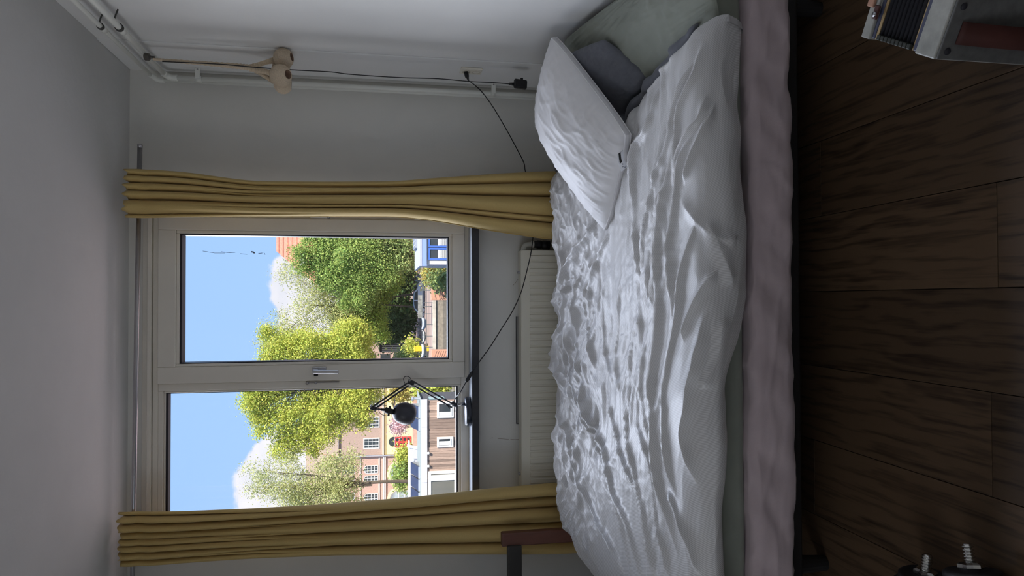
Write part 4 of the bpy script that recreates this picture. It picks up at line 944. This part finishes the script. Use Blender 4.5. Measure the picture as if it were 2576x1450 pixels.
# a long row behind everything closes the street
h6 = thing('house_row', 'row of brown brick houses closing the street behind the trees', 'houses', (0, 134, ZS))
x = -90.0; rs = random.Random(4)
while x < 95:
    wv_ = rs.uniform(7, 11); zz = ZS+rs.uniform(8.2, 9.6); y_ = 130+rs.uniform(0, 1)
    s_ = box('facade', (x, y_, ZS), (x+wv_-.03, y_+9, zz), rs.choice([M_br1, M_br2]), h6)
    for i in range(2):
        for j in range(3): MB().box((x+wv_*(.2+.36*i), y_-.06, ZS+1.2+2.5*j), (x+wv_*(.2+.36*i)+1.6, y_-.01, ZS+2.9+2.5*j)).out('window', M_pane, s_)
    x += wv_

# ---- houseboat with weathered boards in front of the fixed pane
YBt = 36.0
xe = at(1068, 1008, YBt)[0]; xw = -34.0
f0, f1 = at(1074.5, 1100, YBt)[2], at(1059.5, 1100, YBt)[2]
hb = thing('houseboat', 'houseboat clad in weathered vertical boards with a white roof edge and solar panels', 'houseboat', ((xe+xw)/2, YBt+2, ZS-1.05))
box('cabin', (xw, YBt+.06, ZS-.9), (xe-.06, YBt+3.6, f1-.02), mat('grey_shingle', (.10, .10, .11), .9, var=.3, vscale=12), hb)
m = MB(); rb = random.Random(2); x = xe
M_bd = mat('weathered_boards', (.36, .25, .19), .85, island=.38, var=.25, vscale=14, stretch=(6, 1, .4))
while x > xe-8.2:
    wv_ = rb.uniform(.085, .15); d = rb.choice([0, .012, .02]); m.box((x-wv_+.008, YBt-.01-d, ZS-.6), (x, YBt+.055, f0)); x -= wv_
o = m.out('cladding', M_bd, hb); o['kind'] = 'stuff'
box('fascia', (xw, YBt-.12, f0), (xe+.05, YBt+.02, f1), mat('fascia_white', (.80, .80, .84), .5), hb, .01)
for y in (1075, 1145.5, 1215): c = at(1067, y, YBt-.12); box('fascia_joint', (c[0]-.012, YBt-.1235, f0+.01), (c[0]+.012, YBt-.12, f1-.01), mat('grey_joint', (.35, .36, .4), .7), hb)
box('roof', (xw, YBt-.1, f1-.01), (xe+.05, YBt+3.7, f1+.02), mat('roof_felt', (.36, .40, .37), .9, var=.15), hb)
for a in ((1099, 1052, 1141, 1010), (1099, 1126, 1140, 1098.5)):
    r = rect(a[0], a[1], a[2], a[3], YBt); wq = window(hb, r, YBt-.03, 1, 1, .10); MB().box((r[0]+.1, YBt-.11, r[2]+.1), (r[1]-.1, YBt-.02, r[2]+.16)).out('sill', M_wt, wq)
    MB().box((r[0]+.12, YBt-.08, r[2]+.14), (r[0]+.30, YBt-.05, r[3]-.1)).out('blind', M_wt, wq)
r = rect(1077, 1186, 1150, 1300, YBt); wq = window(hb, r, YBt-.04, 1, 1, .14, pm=mat('room_glass', (.16, .16, .14), .1)); MB().box((r[1]-.48, YBt-.12, r[2]), (r[1]-.2, YBt-.03, r[3]-.12)).out('casing', M_wt, wq)
for y in (1139.5, 1172): c = at(1077, y, YBt); MB().obox(c+np.array((0, -.1, 0)), (.05, 0, 0), (0, .06, 0), (0, 0, .05)).out('outdoor_light', M_wt, hb)
r0 = at(1100, 987, YBt+2)[0]
for z in (f0-.45,): box('side_window', (xe-.055, YBt+.7, f0-.95), (xe-.02, YBt+1.6, f0-.15), mat('cyan_glass', (.35, .62, .66), .15), hb)
M_sol = mat('solar_cells', (.035, .045, .09), .5, var=.2, vscale=6); M_alu = mat('aluminium', (.62, .63, .66), .35, metal=.6)
for y0, y1 in ((1022, 1052), (1054, 1084), (1173, 1203), (1205, 1235), (1237, 1267)):
    a, b = at(1059, y0, YBt+.9), at(1059, y1, YBt+.9); xa, xb = min(a[0], b[0]), max(a[0], b[0]); z_ = f1+.03; cc = ((xa+xb)/2, YBt+1.35, z_+.22)
    p_ = MB().obox(cc, ((xb-xa)/2-.02, 0, 0), (0, .62, .18), (0, -.012, .02)).out('solar_panel', M_sol, hb)
    MB().obox((cc[0], cc[1]-.61, cc[2]-.19), ((xb-xa)/2-.01, 0, 0), (0, .02, 0), (0, 0, .05)).obox((cc[0], cc[1]+.6, cc[2]-.02), ((xb-xa)/2-.01, 0, 0), (0, .02, 0), (0, 0, .20)).out('panel_rail', M_alu, p_)
MB().tube([at(1056, 1003, YBt+1), at(1036, 1003, YBt+1)], .06, 10).out('flue', M_alu, hb); MB().cyl(at(1040, 1003, YBt+1), at(1035, 1003, YBt+1), .10, 12).out('flue_cap', M_alu, hb)
# second boat, a grey roof with a white verge behind it
YB2 = 42.0
r = rect(1034, 1136, 1058, 1330, YB2); z1 = r[3]; xr_ = r[1]
b2 = thing('houseboat', 'grey roofed houseboat with a white verge moored behind the boarded one', 'houseboat', (xr_-6, YB2+2, ZS-1.05))
box('cabin', (-34, YB2+.05, ZS-.9), (xr_, YB2+5.5, z1-.9), mat('grey_paint', (.30, .30, .32), .7), b2)
MB().prism([(-34, YB2-.2, z1-1.02), (xr_, YB2-.2, z1-1.02), (xr_-.35, YB2+3, z1), (-34, YB2+3, z1)], (0, .05, -.12)).out('roof', mat('grey_roof', (.44, .42, .44), .85, var=.08), b2)
MB().obox((xr_-.17-17+.0, YB2+3.0, z1+.02), (17.2, 0, 0), (0, .12, 0), (0, 0, .05)).out('verge', M_wt, b2)
MB().prism([(xr_-.02, YB2-.22, z1-1.05), (xr_+.16, YB2-.22, z1-1.05), (xr_-.19, YB2+3, z1+.06), (xr_-.37, YB2+3, z1+.06)], (0, 0, .07)).out('verge', M_wt, b2)
MB().tube([at(1056, 1156, YB2), at(1042, 1156, YB2), at(1041, 1162, YB2)], .05, 8).out('roof_vent', M_alu, b2)

# ---- blue framed houseboat at the right edge
YBb = 36.0
r = rect(1060, 668, 1180, 520, YBb); xl_ = r[0]; zt = r[3]
b3 = thing('houseboat', 'white houseboat with blue window frames and a grey flat roof', 'houseboat', ((xl_+8)/2, YBb+2, ZS-1.05))
M_bw = mat('boat_white', (.78, .70, .66), .7); M_blue = mat('blue_paint', (.07, .17, .55), .45)
box('cabin', (xl_+.12, YBb+.04, ZS-.9), (12, YBb+5.2, zt-.03), M_bw, b3)
box('roof', (xl_-.05, YBb-.12, zt-.03), (12, YBb+5.4, zt+.10), mat('roof_grey', (.50, .51, .54), .9, var=.05), b3, .01)
q = at(1062.5, 640, YBb); box('blue_strip', (xl_-.04, YBb-.14, zt-.26), (12, YBb-.0, zt-.04), mat('pale_blue_paint', (.30, .40, .72), .5), b3)
r = rect(1045.5, 628, 1052, 560, YBb+3.4); box('roof_light', (r[0], YBb+2.2, zt+.09), (12, YBb+4.4, zt+.22), mat('louvre_grey', (.32, .34, .38), .5), b3, .02)
for k in range(6): x = r[0]+.12+.22*k; box('louvre_bar', (x, YBb+2.18, zt+.22), (x+.03, YBb+4.42, zt+.245), M_wt, b3)
for y0, y1 in ((625, 654.5), (594, 622.5), (563, 591)):
    rr = rect(1076.5, y1, 1180, y0, YBb); wq = window(b3, rr, YBb-.01, 1, 1, .09, M_blue, M_pane)
    zz = at(1103.5, 640, YBb)[2]
    bl_ = MB()
    for k in range(14): bl_.box((rr[0]+.1, YBb-.05, zz-.05-.055*k), (rr[1]-.1, YBb-.035, zz-.02-.055*k))
    bl_.box((rr[0]+.09, YBb-.055, zz-.03), (rr[1]-.09, YBb-.03, zz+.03)); bl_.out('venetian_blind', M_wt, wq)
box('corner_board', (xl_+.05, YBb-.02, ZS-.9), (xl_+.32, YBb+.02, zt-.27), M_bw, b3)
for k in range(5): z = zt-.5-.3*k; box('end_board', (xl_+.10, YBb+.1, z-.26), (xl_+.125, YBb+5.1, z), mat('boat_grey', (.55, .50, .50), .8), b3)

# ---- terracotta blocks on the near landing
M_ter = mat('terracotta', (.66, .34, .22), .85, var=.1, vscale=6); M_gr = mat('dark_groove', (.16, .08, .06), .9)
YT = 44.0
for (a, nm_l, rev) in (((1085, 756, 1180, 725.5), 'terracotta clad cube with diagonal joints beside the shrubs', False), ((1085.5, 915, 1180, 880), 'terracotta clad cube with dark streaks at the sash corner', True)):
    r = rect(*a, YT); t = thing('terracotta_cube', nm_l, 'planter', ((r[0]+r[1])/2, YT+.4, ZS-1.05))
    box('block', (r[0], YT, ZS-1.0), (r[1], YT+.8, r[3]), M_ter, t, .02)
    for k in range(7 if not rev else 10):
        z = r[3]-.10-.24*k if not rev else r[3]-.08-.14*k
        w_ = r[1]-r[0]; c = np.array(((r[0]+r[1])/2, YT-.004, z-.12))
        MB().obox(c, (w_*.42, 0, .085 if not rev else -.13), (0, .006, 0), (-.008, 0, .012)).out('joint', M_gr, t)

# ---- railing on the far quay
rl = thing('quay_railing', 'low iron railing along the far quay beyond the water', 'railing', (0, 72.2, ZS))
M_irn = mat('grey_iron', (.13, .14, .14), .6)
pxs = [700, 731, 762, 790, 817, 846, 874, 902, 932, 963]
for y in pxs:
    c = at(1088, y, 72.2); MB().box((c[0]-.035, 72.17, ZS), (c[0]+.035, 72.24, ZS+1.10)).out('post', M_irn, rl)
c0, c1 = at(1088, 690, 72.2)[0], at(1088, 985, 72.2)[0]
for z in (1.06, .62): MB().tube([(c0, 72.2, ZS+z), (c1, 72.2, ZS+z)], .03, 6).out('rail', M_irn, rl)
# mottled panel and pale moored boats in front of it
pn = rect(1055, 803, 1068, 742, 70.0)
t = thing('mesh_screen', 'mottled grey mesh screen in front of the parked car', 'screen', ((pn[0]+pn[1])/2, 72.9, ZS))
box('mesh_panel', (pn[0], 72.9, pn[2]), (pn[1], 72.94, pn[3]), mat('mottled_mesh', (.27, .26, .23), .9, var=.6, vscale=2.5), t); box('support', ((pn[0]+pn[1])/2-.05, 72.95, ZS), ((pn[0]+pn[1])/2+.05, 73.0, pn[3]), M_irn, t)
for (y0, y1, x0_, x1_, lb, col) in ((800, 829, 1061, 1072, 'pale blue grey rowing boat by the far quay', (.55, .60, .68)), (832, 862, 1064, 1071, 'white rowing boat moored beside the pale blue one', (.78, .76, .72)), (866, 900, 1060, 1071, 'silver rowing boat nearest the yellow box', (.62, .63, .62))):
    r = rect(x1_, y0, x0_, y1, 66.0); t = thing('rowing_boat', lb, 'boat', ((r[0]+r[1])/2, 66, r[2]), 'small boats by the far quay')
    cc = ((r[0]+r[1])/2); hl = (r[1]-r[0])/2; rows = []
    for s in np.linspace(-1, 1, 13):
        wv_ = .55*(1-s**4)**.5+.02; zb_ = r[2]+.25*s**4; zt_ = r[3]-.1+.12*s*s
        rows.append([(cc+hl*s, 66+wv_*k, (zt_ if abs(k) == 1 else zb_+(.12 if abs(k) > .5 else 0))) for k in (-1, -.75, 0, .75, 1)])
    MB().grid(np.array(rows)).out('hull', mat('hull_'+str(y0), col, .5), t, True, solid=.05)
    for s in (-.35, .3): box('thwart', (cc+hl*s-.12, 65.5, r[3]-.22), (cc+hl*s+.12, 66.5, r[3]-.17), mat('thwart', (.25, .2, .15), .7), t)

# ---- parked car
YCr = 86.0
cr = thing('car', 'silver blue hatchback parked on the far street behind the railing', 'car', (at(1070, 755, YCr)[0], YCr, ZS))
X0, X1 = at(1060, 797, YCr)[0], at(1060, 708, YCr)[0]; Lc = X1-X0
pr = [(0, .25), (0, .62), (.03, .80), (.10, .90), (.22, 1.30), (.32, 1.44), (.52, 1.47), (.68, 1.38), (.80, 1.0), (.94, .86), (.99, .72), (1, .40), (.98, .25)]
zc0 = at(1071, 755, YCr)[2]; 
mb = MB(); mb.prism([(X0+Lc*a, YCr, zc0+b) for a, b in pr], (0, 1.7, 0)); mb.out('body', mat('car_paint', (.50, .58, .72), .25, spec=.7), cr, bev=.08)
cr.location.z = 0; cr.location.z = ZS
mb = MB(); mb.prism([(X0+Lc*a, YCr-.012, zc0+b) for a, b in ((.15, .92), (.245, 1.28), (.33, 1.38), (.45, 1.40), (.45, .92))], (0, .03, 0)).out('side_window', M_pane, cr)
mb = MB(); mb.prism([(X0+Lc*a, YCr-.012, zc0+b) for a, b in ((.47, .92), (.47, 1.40), (.66, 1.33), (.76, .96))], (0, .03, 0)).out('side_window', M_pane, cr)
for f in (.19, .81):
    wq = MB().lathe((X0+Lc*f, YCr-.03, zc0+.31), (0, 1, 0), [(.001, 0), (.30, 0), (.33, .03), (.33, .2), (.001, .2)], 20).out('wheel', M_black, cr)
    MB().lathe((X0+Lc*f, YCr-.035, zc0+.31), (0, 1, 0), [(.001, 0), (.22, 0), (.22, .01)], 10).out('wheel_cover', M_alu, wq)
MB().box((X1-.3, YCr-.02, zc0+.62), (X1-.04, YCr+.1, zc0+.76)).out('headlight', M_wt, cr)

# ---- bicycles along the far hedge
def bike(label, px, py, Y, colr, flip=1):
    c = at(px, py, Y); z0 = ZS+.34; t = thing('bicycle', label, 'bicycle', (c[0], Y, ZS), 'bicycles along the far hedge')
    Mf = mat('bike_'+str(colr), colr, .4); x = c[0]
    for sx_ in (-.53, .53):
        wq = MB().tube([(x+sx_+.33*math.cos(a), Y, z0+.33*math.sin(a)) for a in np.linspace(0, 2*PI, 19)[:-1]], .03, 6, closed=True).out('wheel', mat('tyre_grey', (.25, .25, .25), .7), t)
        sp = MB()
        for a in np.linspace(0, PI, 5)[:-1]: sp.tube([(x+sx_-.32*math.cos(a), Y, z0-.32*math.sin(a)), (x+sx_+.32*math.cos(a), Y, z0+.32*math.sin(a))], .008, 4)
        sp.out('spokes', M_alu, wq)
    fr = MB(); f = flip
    for p in ([(-.53, 0), (-.1, -.02), (.36*1, .45), (-.22, .45), (-.1, -.02)], [(-.53, 0), (-.22, .45), (-.26, .62)], [(.53, 0), (.36, .45), (.33, .68)]):
        fr.tube([(x+f*a, Y, z0+b) for a, b in p], .025, 6)
    fr.out('frame', Mf, t)
    MB().tube([(x+f*.33, Y-.28, z0+.70), (x+f*.36, Y, z0+.69), (x+f*.33, Y+.28, z0+.70)], .02, 6).out('handlebar', M_black, t)
    MB().box((x-f*.26-.13, Y-.07, z0+.61), (x-f*.26+.13, Y+.07, z0+.68)).out('saddle', M_black, t, .02)
YK = 90.4
for px, col, lb in ((700, (.30, .55, .70), 'pale blue bicycle leaning by the far hedge next to the blue framed boat'), (718, (.05, .05, .06), 'black bicycle parked beside the pale blue bicycle'), (738, (.06, .06, .07), 'black bicycle above the roof of the parked car'),
                    (770, (.10, .10, .12), 'dark bicycle behind the rear of the parked car'), (818, (.40, .40, .42), 'grey bicycle by the hedge left of the car'), (843, (.06, .06, .06), 'black bicycle next to the white pole'), (876, (.45, .22, .10), 'rust coloured bicycle beside the yellow box')):
    bike(lb, 1040, px, YK+.55*(px//4 % 3), col, 1 if px % 4 else -1)
t = thing('white_pole', 'thin white pole in front of the far hedge', 'pole', (at(1030, 865, 95)[0], 95, ZS)); c = at(1030, 865, 95)
MB().cyl((c[0], 95, ZS), (c[0], 95, ZS+3.1), .06, 8).out('shaft', M_wt, t); MB().cyl((c[0], 95, ZS+3.1), (c[0], 95, ZS+3.16), .09, 8).out('cap', M_alu, t)
c = at(1045, 878, 78); t = thing('yellow_box', 'small yellow grit box on the far street', 'box', (c[0], 78, ZS)); r = rect(1042, 874.5, 1055, 882, 78)
box('bin', (r[0]-.1, 78, ZS), (r[1]+.1, 78.8, r[3]-.1), mat('yellow_plastic', (.85, .50, .02), .5), t, .03); box('lid', (r[0]-.13, 77.96, r[3]-.1), (r[1]+.13, 78.84, r[3]), mat('yellow_lid', (.90, .58, .04), .5), t, .03)
# slatted shed and pale wall at the foot of the mullion
r = rect(955, 868, 1035, 886, 92); t = thing('slatted_shed', 'dark slatted shed beside the white pole', 'shed', ((r[0]+r[1])/2, 93, ZS))
box('walls', (r[0], 92, ZS), (r[1], 94, r[3]), mat('shed_dark', (.05, .045, .045), .9), t)
for k in range(4): x = r[0]+.1+(r[1]-r[0]-.2)*k/3.4; box('slat', (x, 91.94, r[3]-2.6), (x+.12, 91.995, r[3]-.3), mat('slat_grey', (.45, .42, .40), .7), t)
r = rect(960, 894, 1020, 960, 90); t = thing('garden_wall', 'low cream garden wall next to the dark shed', 'wall', ((r[0]+r[1])/2, 90.2, ZS))
box('wall_body', (r[0], 90, ZS), (r[1], 90.4, r[3]-2.2), mat('cream_wall', (.78, .72, .58), .9), t); box('wall_cap', (r[0]-.1, 89.9, r[3]-2.2), (r[1]+.1, 90.5, r[3]-2.05), M_band, t)

# ------------------------------------------------------------------ trees and shrubs
def leaf_mat(name, col, hue=.03, trans=.35):
    m = bpy.data.materials.new(name); m.use_nodes = True; nt = m.node_tree; L = nt.links.new
    b = nt.nodes['Principled BSDF']; b.inputs['Roughness'].default_value = .6; b.inputs['Specular IOR Level'].default_value = .2
    g = nd(nt, 'ShaderNodeNewGeometry'); h = nd(nt, 'ShaderNodeHueSaturation'); h.inputs['Color'].default_value = (*col, 1)
    r = nd(nt, 'ShaderNodeMapRange'); L(g.outputs['Random Per Island'], r.inputs[0]); r.inputs['To Min'].default_value = .62; r.inputs['To Max'].default_value = 1.30; L(r.outputs[0], h.inputs['Value'])
    ml = nd(nt, 'ShaderNodeMath', operation='MULTIPLY'); L(g.outputs['Random Per Island'], ml.inputs[0]); ml.inputs[1].default_value = 7.31
    fr = nd(nt, 'ShaderNodeMath', operation='FRACT'); L(ml.outputs[0], fr.inputs[0])
    r2 = nd(nt, 'ShaderNodeMapRange'); L(fr.outputs[0], r2.inputs[0]); r2.inputs['To Min'].default_value = .5-hue; r2.inputs['To Max'].default_value = .5+hue; L(r2.outputs[0], h.inputs['Hue'])
    L(h.outputs[0], b.inputs['Base Color'])
    t = nd(nt, 'ShaderNodeBsdfTranslucent'); L(h.outputs[0], t.inputs[0]); ms = nd(nt, 'ShaderNodeMixShader', Fac=trans); L(b.outputs[0], ms.inputs[1]); L(t.outputs[0], ms.inputs[2]); L(ms.outputs[0], nt.nodes['Material Output'].inputs[0])
    return m
M_lf = leaf_mat('spring_leaves', (.60, .64, .13)); M_lg = leaf_mat('green_leaves', (.38, .50, .14)); M_lw = leaf_mat('willow_leaves', (.58, .60, .26)); M_ld = leaf_mat('dark_leaves', (.10, .16, .05)); M_ly = leaf_mat('yellow_leaves', (.58, .50, .14)); M_lp = leaf_mat('pink_blossom', (.85, .62, .64)); M_lgr = leaf_mat('grass_leaves', (.36, .44, .16))
M_bark = mat('bark', (.10, .08, .06), .95, var=.3, vscale=3)
def leaves(blobs, size, seed, clump=14, spread=1.0):
    rs = np.random.RandomState(seed); Cn, nrm = [], []
    for c, r, n in blobs:
        k = max(1, n//clump)
        d = rs.normal(size=(k, 3)); d /= np.linalg.norm(d, axis=1)[:, None]
        rad = rs.rand(k, 1)**(1/2.6)
        cl = np.array(c)+d*rad*np.array(r)
        p = np.repeat(cl, clump, 0)+rs.normal(size=(k*clump, 3))*size*3.4*spread
        Cn.append(p); nn = np.repeat(d, clump, 0)*.5+rs.normal(size=p.shape)*.7+np.array((0, -.2, .5)); nrm.append(nn)
    Cn = np.concatenate(Cn); nn = np.concatenate(nrm); nn /= np.linalg.norm(nn, axis=1)[:, None]; N_ = len(Cn)
    t = rs.normal(size=Cn.shape); u = np.cross(nn, t); u /= np.linalg.norm(u, axis=1)[:, None]; v = np.cross(nn, u)
    s = size*(.6+.8*rs.rand(N_, 1)); u = u*s; v = v*s*.62
    V = np.stack([Cn-u, Cn-v, Cn+u, Cn+v], 1).reshape(-1, 3)
    return V, N_
def foliage(nm, blobs, size, seed, m, par, clump=14, spread=1.0):
    V, n = leaves(blobs, size, seed, clump, spread); V = V-np.array(wpos(par)); V[:, 2] = np.maximum(V[:, 2], ZS-1-wpos(par)[2])
    me = bpy.data.meshes.new(nm); me.vertices.add(4*n); me.vertices.foreach_set('co', V.astype(np.float32).reshape(-1))
    me.loops.add(4*n); me.loops.foreach_set('vertex_index', np.arange(4*n, dtype=np.int32)); me.polygons.add(n); me.polygons.foreach_set('loop_start', np.arange(0, 4*n, 4, dtype=np.int32)); me.update(calc_edges=True)
    me.materials.append(m); o = bpy.data.objects.new(nm, me); C.objects.link(o); o.parent = par; WLOC[o.name] = wpos(par); o['kind'] = 'stuff'
    return o
def tree(label, px, Y, blobs, size, m, seed, trunk=.35, clump=22, density=1.0, spread=1.0, stemtop=None, zb=None, nm='tree'):
    # blobs: (pixel x, pixel y, half extent px along x, half extent px along y, leaf count, dY)
    base = at(1040, px, Y); zb = ZS if zb is None else zb
    t = thing(nm, label, 'tree', (base[0], Y, zb), 'trees across the canal')
    B = []; k = Y/1815
    for x, y, hx_, hy_, n, dy in blobs:
        c = at(x, y, Y+dy); B.append((c, (hy_*k, max(hy_, hx_)*k*.8, hx_*k), int(n*density*1.7)))
    rs0 = np.random.RandomState(seed+500)
    for c, r, n in list(B):                                   # ragged sprays round every mass of leaves
        for _ in range(5):
            d = rs0.normal(size=3); d /= np.linalg.norm(d); B.append((np.array(c)+d*np.array(r)*rs0.uniform(.75, 1.15), tuple(np.array(r)*rs0.uniform(.22, .42)), int(n*.13)))
    top = np.mean([b[0] for b in B], 0) if stemtop is None else at(*stemtop, Y)
    b0 = np.array((base[0], Y, zb)); mid = b0*.55+top*.45+np.array((.3, 0, 0))
    MB().tube(smooth_curve([b0, mid, top], 12), list(np.linspace(trunk, trunk*.45, 12)), 10).out('trunk', M_bark, t, True)
    rs = np.random.RandomState(seed); br = MB()
    for c, r, n in B[:len(blobs)]:
        s = b0+(top-b0)*rs.uniform(.45, .95); c = np.array(c)
        br.tube(smooth_curve([s, (s+c)/2+rs.normal(size=3)*.35, c], 8), list(np.linspace(trunk*.38, trunk*.14, 8)), 6)
        for _ in range(7):
            e = c+rs.normal(size=3)*np.array(r)*.62; s2 = s+(c-s)*rs.uniform(.5, 1)
            br.tube(smooth_curve([s2, (s2+e)/2+rs.normal(size=3)*.2, e], 6), list(np.linspace(trunk*.14, trunk*.03, 6)), 5)
    br.out('branches', M_bark, t)
    foliage('foliage', B, size, seed, m, t, clump, spread)
    return t
tree('big elm with bright yellow green spring leaves behind the mullion', 925, 80,
     [(680, 960, 62, 55, 5200, 0), (650, 1010, 45, 45, 3200, 0), (720, 1060, 60, 50, 2800, 0), (765, 1000, 65, 60, 3000, 1), (700, 880, 50, 50, 3200, 0), (790, 890, 70, 60, 5200, 0), (830, 960, 60, 55, 4200, 1), (830, 1060, 60, 45, 2800, -1),
      (770, 1105, 45, 35, 1300, 0), (880, 860, 55, 55, 5200, -1), (900, 920, 45, 50, 4400, 0), (880, 1030, 48, 40, 3200, -1), (905, 985, 40, 45, 3200, 0), (720, 1130, 40, 25, 900, 0)], .098, M_lf, 101, .42, density=1.15)
tree('pale thinly leaved tree in front of the white cloud', 775, 88,
     [(745, 820, 55, 50, 1300, 0), (700, 850, 40, 40, 1000, 0), (800, 770, 65, 55, 1300, 0), (790, 720, 60, 45, 1000, 0), (735, 690, 35, 25, 420, 1), (850, 800, 60, 60, 2600, 0), (860, 740, 55, 55, 2400, 0)], .085, M_lw, 102, .13, spread=1.6)
tree('full green tree before the red tiled house', 640, 84,
     [(800, 640, 50, 45, 2600, 0), (850, 620, 60, 50, 5200, 0), (850, 690, 60, 50, 5000, 0), (900, 650, 55, 60, 5200, -1), (930, 610, 60, 40, 4200, 0), (940, 680, 50, 50, 4200, -1), (760, 660, 30, 35, 700, 0), (820, 585, 50, 35, 2600, 0), (905, 730, 45, 45, 4200, 0)], .10, M_lg, 103, .2, density=1.1)
tree('low spreading green tree over the parked bicycles', 740, 90,
     [(910, 770, 50, 55, 5000, 0), (945, 740, 40, 50, 3600, -1), (880, 810, 45, 45, 3600, 0), (940, 815, 35, 40, 3000, -1), (985, 700, 30, 30, 1500, -2)], .105, leaf_mat('mid_leaves', (.42, .53, .11)), 104, .18)
tree('willowy pale tree before the pink brick house', 1215, 76,
     [(700, 1190, 60, 40, 1150, 0), (665, 1225, 35, 30, 400, 0), (745, 1225, 60, 45, 1300, 0), (790, 1250, 55, 40, 1500, 0), (830, 1200, 50, 45, 1500, 0), (855, 1245, 50, 40, 1700, 0), (760, 1285, 60, 30, 1200, 0), (865, 1165, 40, 30, 900, 0), (880, 1285, 45, 30, 1300, 0)], .08, M_lw, 105, .22, spread=1.5)
tree('slim yellow green tree above the roof of the blue framed boat', 622, 84, [(955, 600, 26, 25, 1600, 0), (1000, 620, 35, 25, 1800, 0), (1015, 655, 22, 18, 700, 0)], .15, M_lgr, 110, .2)
def shrub(label, x, y, hx_, hy_, Y, n, size, m, seed, zb=None, cat='shrub', nm='shrub', clump=10):
    c = at(x, y, Y); k = Y/1815; zb = c[2]-hx_*k*1.3 if zb is None else zb
    t = thing(nm, label, cat, (c[0], Y, zb), 'shrubs across the canal')
    st_ = MB(); rs = np.random.RandomState(seed)
    for _ in range(6):
        e = c+rs.normal(size=3)*np.array((hy_*k, hy_*k*.6, hx_*k))*.5; st_.tube([(c[0]+rs.normal()*.1, Y, zb), (c+e)/2, e], [.05, .035, .012], 5)
    st_.out('stems', M_bark, t)
    foliage('foliage', [(c, (hy_*k, hy_*k*.8, hx_*k), n)], size, seed, m, t, clump)
shrub('dark evergreen hedge behind the bicycles', 990, 800, 48, 75, 98, 9000, .22, M_ld, 120, ZS, 'hedge', 'hedge')
shrub('dark evergreen bush at the right end of the hedge', 1000, 700, 35, 50, 97, 4500, .22, M_ld, 121, ZS, 'bush', 'bush')
shrub('yellow green shrub on the near landing beside the blue framed boat', 1095, 688, 27, 22, 44, 2200, .085, M_ly, 122, ZS-1.0)
shrub('green shrub between the landing and the terracotta cube', 1110, 705, 25, 18, 43, 1700, .085, M_lgr, 123, ZS-1.0)
shrub('pink blossoming shrub in front of the yellow house', 1003, 1070, 16, 24, 99, 1500, .13, M_lp, 124, ZS, 'bush')
shrub('green garden bush below the yellow arch', 1012, 1195, 16, 36, 98, 3600, .15, M_lg, 125, ZS)
shrub('leafy bush to the right of the red door', 1020, 1145, 17, 18, 98, 2000, .14, M_lf, 126, ZS)
shrub('yellow green bushes by the end of the boarded houseboat', 1085, 985, 38, 16, 56, 2400, .12, M_lf, 127, ZS)
shrub('tuft of tall green reeds beside the cream wall', 1025, 897, 20, 14, 82, 1400, .16, M_lgr, 128, ZS)
shrub('small green bush beside the yellow box', 1035, 868, 12, 9, 80, 700, .12, M_lf, 129, ZS)
shrub('autumn toned bush near the lamp elbow', 1005, 990, 22, 20, 95, 1700, .15, M_ly, 130, ZS)
# white car between the bushes
c = at(1040, 1215, 92.5); t = thing('car', 'white hatchback behind the grey roofed boat', 'car', (c[0], 92.5, ZS))
X0, X1 = at(1040, 1245, 92.5)[0], at(1040, 1178, 92.5)[0]; Lc = X1-X0; z_ = at(1028, 1215, 92.5)[2]-1.5
MB().prism([(X0+Lc*a, 92.5, z_+b) for a, b in pr], (0, 1.7, 0)).out('body', mat('white_car', (.80, .81, .83), .3), t, bev=.08)
MB().prism([(X0+Lc*a, 92.485, z_+b) for a, b in ((.15, .92), (.25, 1.28), (.33, 1.38), (.66, 1.33), (.76, .96))], (0, .03, 0)).out('side_window', M_pane, t)
for f in (.19, .81): MB().lathe((X0+Lc*f, 92.47, z_+.31), (0, 1, 0), [(.001, 0), (.30, 0), (.33, .03), (.33, .2), (.001, .2)], 18).out('wheel', M_black, t)
